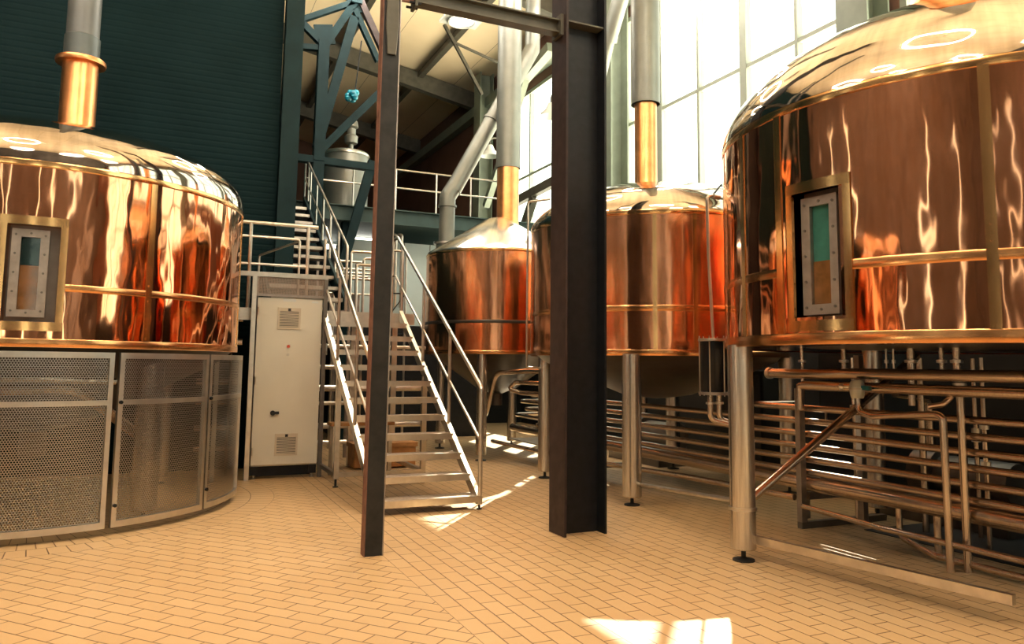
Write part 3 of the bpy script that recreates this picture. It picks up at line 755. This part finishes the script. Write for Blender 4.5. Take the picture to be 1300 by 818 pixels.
def vent(p, q):
    x0, z1 = cab(*p); x1, z0 = cab(*q)
    m = MB(); b = .025
    m.box(x0, cy0-.012, z0, x0+b, cy0, z1); m.box(x1-b, cy0-.012, z0, x1, cy0, z1); m.box(x0+b, cy0-.012, z0, x1-b, cy0, z0+b); m.box(x0+b, cy0-.012, z1-b*1.6, x1-b, cy0, z1)
    n = 11
    v = m.build('vent_grille', 'cream_vent', Cb)
    s = MB()
    for i in range(n):
        z = z0+b+(z1-z0-2.4*b)*(i+.5)/n; s.box(x0+b, cy0-.010, z-.004, x1-b, cy0+.001, z+.006)
    s.build('louvre', 'cream_vent', v)
    MB().box(x0+b, cy0-.003, z0+b, x1-b, cy0-.001, z1-b).build('filter', 'recess_steel', v)
    xm = (x0+x1)/2; MB().box(xm-.018, cy0-.018, z1-.042, xm+.018, cy0-.011, z1-.008).build('clip', 'black_rubber', v)
vent((353, 390.5), (381, 418.5)); vent((349, 551), (377, 578))
x, z = cab(366, 440); MB().tube([(x, cy0, z), (x, cy0-.02, z)], .020, 14).build('push_button', 'red_plastic', Cb)
x, z = cab(365.5, 450.5); MB().tube([(x, cy0, z), (x, cy0-.012, z)], .018, 14).build('lock', 'rail_steel', Cb)
x, z = cab(346, 524.5); h = MB().tube([(x, cy0, z), (x, cy0-.03, z)], .032, 16).build('handle', 'black_rubber', Cb)
MB().bar((x-.01, cy0-.03, z), (x+.075, cy0-.03, z+.002), .03, .035).build('lever', 'black_rubber', h)
for p, q in (((360, 379.5), (376, 383.5)), ((396, 383), (404, 385.5))):
    x0, z1 = cab(*p); x1, z0 = cab(*q); MB().box(x0, cy0-.003, z0, x1, cy0, z1).build('label_plate', 'white_enamel', Cb)
for z in (.35, 1.25, 2.15): MB().tube([(cx0+.015, cy0-.008, z-.05), (cx0+.015, cy0-.008, z+.05)], .011, 8).build('hinge', 'rail_steel', Cb)
# frame round the cabinet
Fr = thing('steel_frame', 'steel box frame with a perforated panel enclosing the cream cabinet', 'frame', (1.5, 10.42, 0))
MB().box(1.045, 10.37, 0, 1.10, 10.43, 2.60).build('post', 'rail_steel', Fr)
MB().box(1.962, 10.37, .0, 2.012, 10.43, 2.60).build('post', 'recess_steel', Fr)
MB().box(.64, 10.37, 2.60, 2.012, 10.43, 2.66).build('top_rail', 'rail_steel', Fr)
MB().box(1.10, 10.375, 2.345, 1.962, 10.425, 2.375).build('lower_rail', 'hatch_steel', Fr)
MB().box(1.10, 10.395, 2.375, 1.962, 10.400, 2.60).build('perforated_sheet', 'perforated_flat', Fr)
MB().box(.64, 10.37, 0, .69, 10.43, 2.60).build('post', 'rail_steel', Fr)
tag(MB().box(1.99, 10.47, 1.60, 2.05, 10.55, 1.75).build('switch_box', 'white_enamel'), 'small white switch box fixed just right of the cream cabinet', 'switch box')

# ------------------------------------------------------------------ pipe rack on the right
def pipe(pts, r, par, nm='pipe', mat='pipe_steel', fil=.1): return MB().tube(pts, r, 14, fil).build(nm, mat, par)
Rk = thing('pipe_rack', 'long rack of level steel pipes running back under the kettles on the right', 'pipe rack', (5.5, 5.6, 0))
XP = 5.64
heights = [1.115, .992, .873, .754, .634, .515]
for i, z in enumerate(heights):
    y1 = [6.3, 11.6, 12.0, 11.8, 12.2, 11.4][i]
    pipe([(XP, .5, z), (XP, y1, z), (XP+.7, y1+.1, z)], .031, Rk, fil=.15)
pipe([(XP+.02, .5, .408), (XP+.02, 12.3, .408)], .070, Rk, 'main_pipe')
for y in (5.57, 9.9, 1.2):
    MB().box(XP-.11, y-.03, .06, XP-.045, y+.03, 1.30 if y < 9 else 1.2).build('rack_post', 'hatch_steel', Rk)
    MB().box(XP-.11, y-.03, 0, XP+1.0, y+.03, .06).build('rack_foot', 'recess_steel', Rk)
for y in (4.35, 2.9): MB().tube([(XP+.15, y, 0), (XP+.15, y, .45)], .03, 10).build('pipe_stand', 'pipe_steel', Rk)
MB().box(XP+.30, 5.2, .06, XP+.36, 5.26, 1.62).build('rack_post', 'hatch_steel', Rk)
MB().box(XP+.0, 5.55, .26, XP+.62, 5.60, .33).build('cross_rail', 'hatch_steel', Rk)
MB().box(XP+.30, 5.9, .0, XP+.36, 5.96, .34).build('short_post', 'hatch_steel', Rk)
# upper pipes with valve
Up = thing('product_pipe', 'thick level pipe running directly under the right kettle', 'pipe', (5.45, 4.5, 1.45))
pipe([(5.56, 5.95, 1.44), (5.50, 5.2, 1.44), (5.47, 4.9, 1.452), (5.47, .5, 1.452)], .046, Up, 'upper_pipe', fil=.5)
MB().tube([(5.56, 5.93, 1.44), (5.562, 5.97, 1.44)], .056, 16).build('end_cap', 'rail_steel', Up)
Vp = thing('valved_pipe', 'level pipe with a blue-handled steel valve and a bent drop leg', 'pipe', (5.5, 4.5, 1.3))
pipe([(5.50, 5.45, 1.335), (5.50, .5, 1.335)], .044, Vp, 'level_pipe')
pipe([(5.50, 5.44, 1.335), (5.50, 5.50, 1.33), (5.50, 5.50, 1.10)], .035, Vp, 'elbow', fil=.08)
vy = 4.77
m = MB().lathe([(.001, 1.245), (.048, 1.245), (.056, 1.27), (.062, 1.33), (.056, 1.375), (.040, 1.398), (.001, 1.40)], (5.42, vy), 24); v = m.build('valve_body', 'white_enamel', Vp)
MB().lathe([(.062, 1.318), (.070, 1.318), (.070, 1.332), (.062, 1.332)], (5.42, vy), 24).build('clamp_ring', 'rail_steel', v)
MB().tube([(5.42, vy, 1.34), (5.36, vy+.10, 1.34)], .012, 8).build('spindle', 'rail_steel', v)
MB().tube([(5.36, vy+.095, 1.34), (5.345, vy+.12, 1.34)], .026, 14).build('port', 'rail_steel', v)
MB().bar((5.42, vy-.05, 1.335), (5.42, vy-.13, 1.332), .04, .035).build('valve_handle', 'valve_blue', v)
pipe([(5.42, vy, 1.26), (5.42, vy-.01, 1.13), (5.40, vy-.16, 1.105), (5.42, 4.05, 1.155), (5.42, 3.99, 1.14), (5.42, 3.98, 0)], .028, Vp, 'bent_pipe', fil=.09)
Dn = thing('drop_pipe', 'straight upright pipe standing right of the bent drop leg', 'pipe', (5.54, 3.93, 0))
pipe([(5.545, 3.93, 0), (5.545, 3.93, 1.40)], .030, Dn, 'upright_pipe')
MB().lathe([(.03, 1.375), (.05, 1.375), (.05, 1.395), (.03, 1.395)], (5.545, 3.93), 16).build('clamp_ring', 'rail_steel', Dn)
tag(MB().tube([(5.45, 4.12, 1.21), (5.47, 4.02, 1.23), (5.53, 3.99, 1.29), (5.545, 3.99, 1.33)], .022, 12, .05).build('elbow_pipe', 'pipe_steel'), 'short curved elbow joining beneath the level valved pipe', 'pipe')
# diagonal brace from the near leg
a, b = Vector((4.30, 4.90, .42)), at(1093, 513, 'X', 5.56)
tag(MB().tube([a, b, a+(b-a)*1.0, a+(b-a)*1.55], .036, 14).build('diagonal_brace', 'pipe_steel'), 'diagonal steel tube slanting up from the near kettle leg', 'brace')
# dropper pipes from the kettle bottom
dl = ['thin dropper nearest the near leg under the right kettle', 'second dropper from the near leg under the right kettle', 'thick dropper with a clamp right of the pair of thin ones', 'short dropper just left of the rightmost thick one', 'rightmost thick dropper under the right kettle']
for i, (px, r, zz) in enumerate(((1018, .018, 1.17), (1071, .024, 1.47), (1156, .030, 1.20), (1195, .02, 1.50), (1214, .028, 1.50))):
    p = at(px, 450, 'X', 5.62)
    dp = thing('dropper_pipe', dl[i], 'pipe', (p.x, p.y, zz), 'droppers under the right kettle')
    MB().tube([(p.x, p.y, zz), (p.x, p.y, 1.67)], r, 12).build('tube', 'pipe_steel', dp)
    MB().lathe([(r, 1.548), (r+.018, 1.55), (r+.018, 1.572), (r, 1.574)], (p.x, p.y), 14).build('clamp_ring', 'rail_steel', dp)
for i, px in enumerate((1125, 1134)):
    p = at(px, 450, 'X', 5.7)
    dp = thing('sensor_probe', ['left one of two thin probes hanging under the right kettle', 'right one of two thin probes hanging under the right kettle'][i], 'probe', (p.x, p.y, 1.5), 'probes under the right kettle')
    MB().tube([(p.x, p.y, 1.50), (p.x, p.y, 1.67)], .008, 8).build('stem', 'rail_steel', dp)
    MB().tube([(p.x, p.y, 1.545), (p.x, p.y, 1.575)], .018, 10).build('collar', 'rail_steel', dp)
# low tie pipe and floor bars
tag(MB().tube([(4.80, 7.10, .22), (4.40, 5.02, .40), (4.73, 4.85, .25), (5.0, 2.2, .25)][:2], .022, 12).build('tie_pipe', 'rail_steel'), 'thin low pipe tying the two nearest kettle legs together', 'pipe')
tag(MB().tube([(5.50, 5.50, .22), (5.44, 4.6, .20), (5.44, 1.5, .20)], .024, 12, .3).build('floor_pipe', 'pipe_steel'), 'thin pipe running low along the floor past the rack post', 'pipe')
tag(MB().tube([(5.72, 4.65, .45), (5.72, 4.65, .10), (5.55, 4.2, .06), (5.55, 2.0, .06)], .026, 12, .1).build('drain_pipe', 'pipe_steel'), 'bent drain pipe dropping from the rack to the floor', 'pipe')
tag(MB().bar((4.30, 4.85, .16), (4.62, 3.0, .16), .05, .06).build('floor_bar', 'rail_steel'), 'square steel bar running forward from the foot of the near leg', 'bar')
# black canister
p = (5.0, 6.12)
Bc = thing('canister', 'tall black canister with tie rods hanging beside the near kettle leg', 'canister', (5.0, 6.12, 1.2))
MB().lathe([(.001, 1.25), (.125, 1.25), (.13, 1.26), (.13, 1.745), (.001, 1.75)], p, 32).build('body', 'black_gloss', Bc)
MB().lathe([(.001, 1.222), (.15, 1.222), (.15, 1.25), (.001, 1.25)], p, 32).build('lower_flange', 'hatch_steel', Bc)
MB().lathe([(.001, 1.75), (.15, 1.75), (.15, 1.775), (.001, 1.775)], p, 32).build('upper_flange', 'rail_steel', Bc)
for k in range(6):
    q = pol(p, .14, 215+k*60, 0); MB().tube([(q.x, q.y, 1.21), (q.x, q.y, 1.80)], .007, 6).build('tie_rod', 'rail_steel', Bc)
for dx, e in ((-.05, -.1), (.06, .1)):
    MB().tube([(p[0]+dx, p[1], 1.225), (p[0]+dx, p[1], .98), (p[0]+dx+.16, p[1]-.1, .93)], .028, 12, .08).build('outlet_pipe', 'pipe_steel', Bc)
    MB().lathe([(.028, 1.13), (.044, 1.13), (.044, 1.15), (.028, 1.15)], (p[0]+dx, p[1]), 14).build('clamp_ring', 'rail_steel', Bc)
tag(MB().tube([(5.04, 6.17, 1.77), (5.02, 6.2, 2.6), (5.01, 6.2, 3.22), (5.06, 6.2, 3.25), (5.14, 6.2, 3.24)], .016, 10, .04).build('thin_pipe', 'rail_steel'), 'thin upright pipe rising from the black canister to a lever tap', 'pipe')
tp = thing('lever_tap', 'small lever tap on top of the thin upright pipe by the right kettle', 'tap', (5.12, 6.2, 3.24))
MB().tube([(5.09, 6.2, 3.245), (5.17, 6.2, 3.24)], .03, 12).build('tap_body', 'rail_steel', tp); MB().bar((5.10, 6.2, 3.27), (5.20, 6.2, 3.38), .02, .012).build('lever', 'black_steel', tp)
tag(MB().tube([(4.68, 9.05, 3.72), (4.47, 9.3, 3.71), (4.47, 9.3, 1.46), (4.66, 9.3, 1.45)], .014, 10, .04).build('overflow_pipe', 'rail_steel'), 'thin square-bent pipe standing left of the half-hidden kettle', 'pipe')
# pipes below the conical kettle
tag(MB().tube([(5.0, 12.0, .65), (4.75, 11.35, .72), (4.85, 11.2, 1.36), (5.0, 10.4, 1.40), (5.15, 9.55, 1.40)], .04, 12, .2).build('return_pipe', 'pipe_steel'), 'large bent pipe hooping over the pipe rack beyond the middle legs', 'pipe')
tag(MB().tube([(5.45, 9.2, 1.22), (5.05, 10.9, 1.22), (4.98, 11.0, 1.12), (5.1, 10.8, 1.06), (5.5, 9.0, 1.06)], .035, 12, .08).build('hairpin_pipe', 'pipe_steel'), 'hairpin pipe lying sideways above the pipe rack beyond the middle legs', 'pipe')
tag(MB().tube([(5.52, 5.62, .28), (5.40, 7.0, .28), (4.95, 9.2, .28), (4.8, 11.2, .30)], .03, 12, .1).build('low_pipe', 'pipe_steel'), 'low pipe close to the floor between the middle legs and the conical kettle', 'pipe')
tag(MB().box(5.0, 9.7, .34, 5.5, 11.0, .36).build('drip_tray', 'rail_steel'), 'flat steel tray lying among the low pipes beyond the middle legs', 'tray')
# second row of equipment in the dark under the windows
for i, (x, y, lab) in enumerate(((7.4, 5.2, 'dim pump skid in the dark under the right kettle'), (7.3, 10.3, 'dim pump skid in the dark behind the half-hidden kettle'))):
    s = thing('pump_skid', lab, 'pump', (x, y, 0))
    MB().box(x-.5, y-.7, .0, x+.5, y+.7, .12).build('base', 'recess_steel', s)
    MB().tube([(x, y-.5, .42), (x, y+.25, .42)], .2, 20).build('motor', 'recess_steel', s)
    MB().tube([(x, y+.25, .42), (x, y+.5, .42)], .27, 20).build('pump_head', 'dark_cone', s)
    MB().box(x-.2, y-.45, .12, x+.2, y+.4, .25).build('saddle', 'recess_steel', s)
    MB().tube([(x, y+.4, .6), (x, y+.4, 1.2), (x-.5, y+.4, 1.25)], .05, 12, .1).build('outlet_pipe', 'pipe_steel', s)

tag(MB().box(6.05, .4, 0, 8.45, 5.3, .006).build('dark_floor_sheet', 'black_rubber'), 'black sheet added to darken the floor behind the pipe rack at the right edge', 'mat')  # dark sheet added where the floor lies in shade
for i, (x, y, r, z, lab) in enumerate(((6.2, 5.5, .022, 1.60, 'slim riser pipe just right of the near leg, behind the rack'), (6.5, 5.0, .03, 1.6, 'riser pipe behind the rack below the diagonal brace'), (6.35, 4.3, .02, 1.6, 'slim riser pipe behind the rack left of the bent drop leg'),
        (6.6, 3.75, .035, 1.6, 'thick riser pipe behind the rack right of the upright pipe'), (6.45, 3.35, .02, 1.6, 'rightmost slim riser pipe behind the rack'), (6.75, 4.65, .02, 1.6, 'slim riser pipe deep behind the valve'))):
    q = thing('riser_pipe', lab, 'pipe', (x, y, 0), 'riser pipes behind the rack')
    MB().tube([(x, y, 0), (x, y, z)], r, 10).build('tube', 'pipe_steel', q)
    for zz in (.55+.08*i, 1.12-.05*i): MB().tube([(x, y, zz-.02), (x, y, zz+.02)], r+.018, 10).build('coupling', 'rail_steel', q)
for x, y, w_, d_, h_, lab in ((7.5, 2.2, .8, 1.3, 1.5, 'dark box added to deepen the background under the window at the right edge'), (7.7, 6.6, .7, .9, 1.7, 'dark box added to deepen the background between the two right kettles'), (7.75, 8.6, .6, 1.0, 1.45, 'dark box added to deepen the background behind the half-hidden kettle')):
    q = thing('dark_filler_box', lab, 'cabinet', (x, y, 0), 'dark boxes added under the windows')  # boxes added to keep the background dark under the windows
    MB().box(x-w_/2, y-d_/2, .06, x+w_/2, y+d_/2, h_).build('body', 'dark_wall', q, bevel=.01)
    MB().box(x-w_/2-.012, y-d_/2+.05, .12, x-w_/2, y+d_/2-.05, h_-.06).build('door', 'black_steel', q)
    MB().box(x-w_/2+.03, y-d_/2+.03, 0, x+w_/2-.03, y+d_/2-.03, .06).build('plinth', 'black_rubber', q)
    MB().bar((x-w_/2-.03, y+d_/2-.14, h_*.5), (x-w_/2-.03, y+d_/2-.14, h_*.5+.15), .02, .02).build('handle', 'rail_steel', q)
# ------------------------------------------------------------------ background behind the stair
cr = thing('cold_room', 'pale blue panelled cold room standing under the gallery', 'cold room', (4.6, 16, 0))
MB().box(3.35, 15.1, 2.25, 6.2, 17.6, 3.95).build('panel_wall', 'pale_panel', cr)
for x in (3.9, 4.45, 5.0, 5.55): MB().box(x-.006, 15.09, 2.25, x+.006, 15.1, 3.95).build('panel_seam', 'recess_steel', cr)
MB().box(3.3, 15.05, 0, 6.25, 17.65, 2.25).build('base', 'black_steel', cr)
for i, (px, lab) in enumerate(((494, 'left one of three hooked pipes above the pale cold room'), (503, 'middle one of three hooked pipes above the pale cold room'), (510, 'right one of three hooked pipes above the pale cold room'))):
    p = at(px, 315, 'Y', 14.95); q = at(px, 298, 'Y', 14.95)
    tag(MB().tube([(p.x, 14.95, 2.6), (p.x, 14.95, q.z), (p.x-.09, 14.95, q.z), (p.x-.09, 15.04, q.z-.2)], .03, 10, .05).build('hooked_pipe', 'rail_steel'), lab, 'pipe', 'hooked pipes above the cold room')
f = thing('scaffold_frame', 'thin tube frame with crossed braces in front of the pale cold room', 'frame', (4.0, 13.6, 0))
xa, xb, yy, zt = 3.5, 4.05, 13.6, 3.55
MB().tube([(xa, yy, 0), (xa, yy, zt), (xb, yy, zt), (xb, yy, 0)], .022, 10, .08).build('hoop', 'rail_steel', f)
for z in (2.0, 2.75): MB().tube([(xa, yy, z), (xb, yy, z+.02)], .014, 8).build('cross_bar', 'black_steel', f)
MB().tube([(xa, yy, 2.75), (xb, yy, 2.0)], .010, 6).build('brace', 'black_steel', f); MB().tube([(xa, yy+.03, 2.0), (xb, yy+.03, 2.75)], .010, 6).build('brace', 'black_steel', f)
for i, (p, q, Y, lab) in enumerate((((441, 304), (475, 309), 16.5, 'lit tube lamp under the gallery just left of the slender column'), ((408, 313), (427, 316), 17.5, 'lit tube lamp under the gallery seen through the upper handrail'))):
    a, b = at(*p, 'Y', Y), at(*q, 'Y', Y); zc = a.z
    l = thing('tube_lamp', lab, 'lamp', tuple(a), 'tube lamps under the gallery')
    MB().box(a.x, Y-.08, zc+.05, b.x, Y+.08, zc+.10).build('housing', 'white_enamel', l)
    MB().tube([(a.x+.03, Y-.02, zc), (b.x-.03, Y-.02, zc)], .05, 12).build('tube', 'tube_glow', l)
    for x in (a.x+.04, b.x-.04): MB().box(x-.012, Y-.02, zc+.10, x+.012, Y+.02, 4.21).build('hanger', 'rail_steel', l)
mf = thing('pipe_manifold', 'cluster of bent bright pipes standing behind the stair top', 'pipes', (3.1, 13.2, 0))
for i, (px, py) in enumerate(((446, 319), (453, 336), (462, 328), (425, 331), (432, 350))):
    p = at(px, py, 'Y', 13.2+.15*i)
    MB().tube([(p.x, p.y, 0), (p.x, p.y, p.z), (p.x+.5, p.y, p.z)], .026, 10, .07).build('bent_pipe', 'rail_steel', mf)
for py, r in ((345, .022), (352, .03), (372, .02), (340, .02)):
    p = at(418, py, 'Y', 13.9); MB().tube([(p.x, p.y, p.z), (p.x+.9, p.y, p.z)], r, 8).build('level_pipe', 'rail_steel', mf)
for x in (2.5, 2.85, 3.2): MB().box(x-.02, 13.88, 0, x+.02, 13.93, 3.3).build('post', 'hatch_steel', mf)
MB().box(2.75, 14.0, 2.2, 3.3, 14.3, 2.75).build('valve_box', 'hatch_steel', mf)
pr = thing('service_rack', 'dark rack of level pipes beneath the stair landing', 'pipe rack', (1.8, 12.3, 0))
for i, z in enumerate((.28, .52, .86, 1.1, 1.42, 1.75)):
    MB().tube([(1.16, 12.0+.1*(i % 3), z), (4.0, 12.0+.1*(i % 3), z)], (.03, .045, .03, .05, .035, .03)[i], 10).build('pipe', 'rail_steel', pr)
for x in (1.25, 2.0, 2.75, 3.5): MB().box(x-.03, 12.3, 0, x+.03, 12.36, 2.0).build('post', 'hatch_steel', pr)
ws = thing('work_bench', 'small steel bench with a wooden top beneath the stair', 'bench', (2.45, 10.4, 0))
MB().box(2.1, 10.25, .66, 2.95, 10.55, .70).build('top', 'wood', ws)
for x, y in ((2.15, 10.3), (2.9, 10.3), (2.15, 10.5), (2.9, 10.5)): MB().box(x-.025, y-.025, 0, x+.025, y+.025, .66).build('leg', 'rail_steel', ws)
wc = thing('wooden_crate', 'low reddish wooden crate on the floor beneath the stair', 'crate', (3.0, 11.0, 0))
MB().box(2.55, 10.85, .02, 3.45, 11.25, .34).build('box', 'wood', wc, bevel=.01)
MB().box(2.53, 10.83, .30, 3.47, 11.27, .36).build('lid', 'wood', wc)
# left gap behind the cabinet: a few pipes
gp = thing('wall_pipes', 'dark level pipes in the gap left of the cream cabinet', 'pipes', (.8, 11.1, 0))
for i, (z, r) in enumerate(((.35, .03), (.62, .04), (.95, .03), (1.22, .05), (1.75, .05), (2.05, .025))):
    MB().tube([(.46, 10.95+.05*(i % 2), z), (1.0, 10.9+.05*(i % 2), z)], r, 10).build('pipe', 'pipe_steel', gp)
MB().tube([(.86, 10.85, 0), (.86, 10.85, 2.0)], .02, 8).build('upright_pipe', 'pipe_steel', gp)
# grey vessel on the gallery
gt = thing('storage_tank', 'grey cylindrical tank with a valve on top standing on the gallery', 'tank', (3.32, 15.5, 4.42))
MB().lathe([(.001, 4.46), (.46, 4.46), (.46, 5.72), (.44, 5.78), (.001, 5.82)], (3.28, 15.5), 48).build('shell', 'tank_grey', gt)
MB().lathe([(.46, 5.70), (.475, 5.70), (.475, 5.74), (.46, 5.74)], (3.28, 15.5), 48).build('rim', 'rail_steel', gt)
MB().lathe([(.001, 5.80), (.05, 5.80), (.05, 5.95), (.13, 5.98), (.14, 6.12), (.09, 6.16), (.09, 6.28), (.14, 6.32), (.12, 6.44), (.001, 6.46)], (3.35, 15.4), 16).build('valve', 'tank_grey', gt)
# blue float
p = at(450, 122, 'Y', 14.0)
bl = thing('blue_lantern', 'turquoise lantern cluster hanging inside the braced frame', 'lantern', tuple(p))
for i in range(7):
    q = p + Vector((random.uniform(-.13, .13), random.uniform(-.1, .1), random.uniform(-.06, .06))); m = MB()
    m.lathe([(.001, q.z-.07), (.05, q.z-.05), (.07, q.z), (.05, q.z+.05), (.001, q.z+.07)], (q.x, q.y), 10); m.build('lobe', 'blue_plastic', bl)
MB().tube([p, p+Vector((.1, 0, 1.1))], .012, 6).build('cord', 'black_steel', bl)
# bell lamps by the window
for px, py, lab in ((622, 192, 'white bell lamp shade behind the slanting vent duct'), (700, 140, 'white bell lamp shade at the left edge of the wide black column')):
    X = 7.6; p = at(px, py, 'X', X)
    bl = thing('bell_lamp', lab, 'lamp', tuple(p), 'bell lamps along the window wall')
    MB().lathe([(.26, p.z-.14), (.24, p.z-.08), (.13, p.z+.02), (.07, p.z+.16), (.001, p.z+.18)], (p.x, p.y), 24).build('shade', 'white_enamel', bl)
    MB().tube([(p.x, p.y, p.z+.15), (p.x, p.y, p.z+.35), (8.4, p.y, p.z+.5)], .025, 8, .1).build('arm', 'beam_paint', bl)
# ceiling lamps
def high_bay(loc, label, s=.40):
    x, y, z = loc
    l = thing('ceiling_lamp', label, 'lamp', loc, 'high-bay lamps under the ceiling')
    MB().box(x-s, y-s*.7, z, x+s, y+s*.7, z+.05).build('plate', 'white_enamel', l)
    MB().lathe([(.001, z-.02), (s*.5, z-.02), (s*.62, z-.015), (s*.62, z+.01)], (x, y), 28).build('lens', 'lamp_glow', l)
    MB().lathe([(s*.62, z+.01), (s*.66, z-.05), (s*.70, z-.05), (s*.70, z+.01)], (x, y), 28).build('reflector', 'white_enamel', l)
    MB().tube([(x, y, z+.04), (x, y, roof(x))], .02, 8).build('rod', 'beam_paint', l)
high_bay((5.28, 14.2, 8.5), 'white square ceiling lamp with a round lens, seen past the steel beam')
ring0 = None
for x, y in ((2.6, 2.6), (-2.0, 3.4), (5.9, -1.2), (2.2, -2.6), (-2.4, -1.6), (-5.6, 1.0), (-5.2, 6.2), (3.0, 13.1), (7.3, 10.9), (4.4, 10.4)):  # last three rings are added out of view to brighten the ceiling
    l = thing('ring_lamp', 'round ring lamp hanging over the hall floor, mirrored in the kettle domes and added as fill', 'lamp', (x, y, 8.6), 'ring lamps over the hall floor')
    if ring0 is None:
        pts = [Vector((x+.95*math.cos(2*PI*k/40), y+.95*math.sin(2*PI*k/40), 8.6)) for k in range(41)]
        parts = [MB().tube(pts, .034, 8).build('glowing_ring', 'ring_glow', l)]
        for k in range(3):
            q = pts[int(k*40/3)]; parts.append(MB().tube([q+Vector((0,0,.05)), Vector((x, y, 9.6)), Vector((x, y, 10.2))], .008, 6).build('cable', 'black_steel', l))
        ring0 = parts
    else:
        for o in ring0: share(o, l)
    MB().tube([(x, y, 10.19), (x, y, roof(x)-.03)], .012, 6).build('drop_rod', 'black_steel', l)
# ------------------------------------------------------------------ light
sc = bpy.context.scene
w = bpy.data.worlds.new('sky'); sc.world = w; w.use_nodes = True
wt = w.node_tree; bg = wt.nodes['Background']; bg.inputs[1].default_value = 1.0
tc = wt.nodes.new('ShaderNodeTexCoord'); sx = wt.nodes.new('ShaderNodeSeparateXYZ'); wt.links.new(tc.outputs['Generated'], sx.inputs[0])
mr = wt.nodes.new('ShaderNodeMapRange'); mr.inputs[1].default_value = -.06; mr.inputs[2].default_value = .06; wt.links.new(sx.outputs[2], mr.inputs[0])
mxw = wt.nodes.new('ShaderNodeMix'); mxw.data_type = 'RGBA'; wt.links.new(mr.outputs[0], mxw.inputs[0])
mxw.inputs[6].default_value = (17, 14.5, 10.8, 1)      # glow added below the skyline to brighten the ceiling
mxw.inputs[7].default_value = (3.4, 3.5, 3.1, 1)      # bright hazy sky
wt.links.new(mxw.outputs[2], bg.inputs[0])
sun = bpy.data.lights.new('sun', 'SUN'); sun.energy = 18; sun.angle = .009; sun.color = (1, .93, .80)
so = bpy.data.objects.new('sun', sun); COL.objects.link(so)
el = math.radians(41.2); saz = Vector((math.cos(math.radians(50)), math.sin(math.radians(50)), 0))
sd = Vector((saz.x*math.cos(el), saz.y*math.cos(el), math.sin(el)))
so.rotation_euler = sd.to_track_quat('Z', 'Y').to_euler(); so.location = (12, 12, 14)
def portal(loc, rot, sx, sy):
    l = bpy.data.lights.new('window_portal', 'AREA'); l.shape = 'RECTANGLE'; l.size = sx; l.size_y = sy; l.cycles.is_portal = True
    o = bpy.data.objects.new('window_portal', l); COL.objects.link(o); o.location = loc; o.rotation_euler = rot
for a, b in bays: portal((XW+.22, (a+b)/2, (SILL+HEAD)/2), (0, PI/2, 0), HEAD-SILL, b-a)
portal((XL-.22, 2.25, 2.0), (0, -PI/2, 0), 2.8, 1.3)
sc.view_settings.view_transform = 'Standard'; sc.view_settings.look = 'None'; sc.view_settings.gamma = 1; sc.view_settings.use_curve_mapping = False
sc.view_settings.exposure = 0.0
sc.cycles.max_bounces = 8; sc.cycles.glossy_bounces = 5; sc.cycles.transparent_max_bounces = 12; sc.cycles.sample_clamp_indirect = 5
sc.cycles.caustics_reflective = False; sc.cycles.caustics_refractive = False
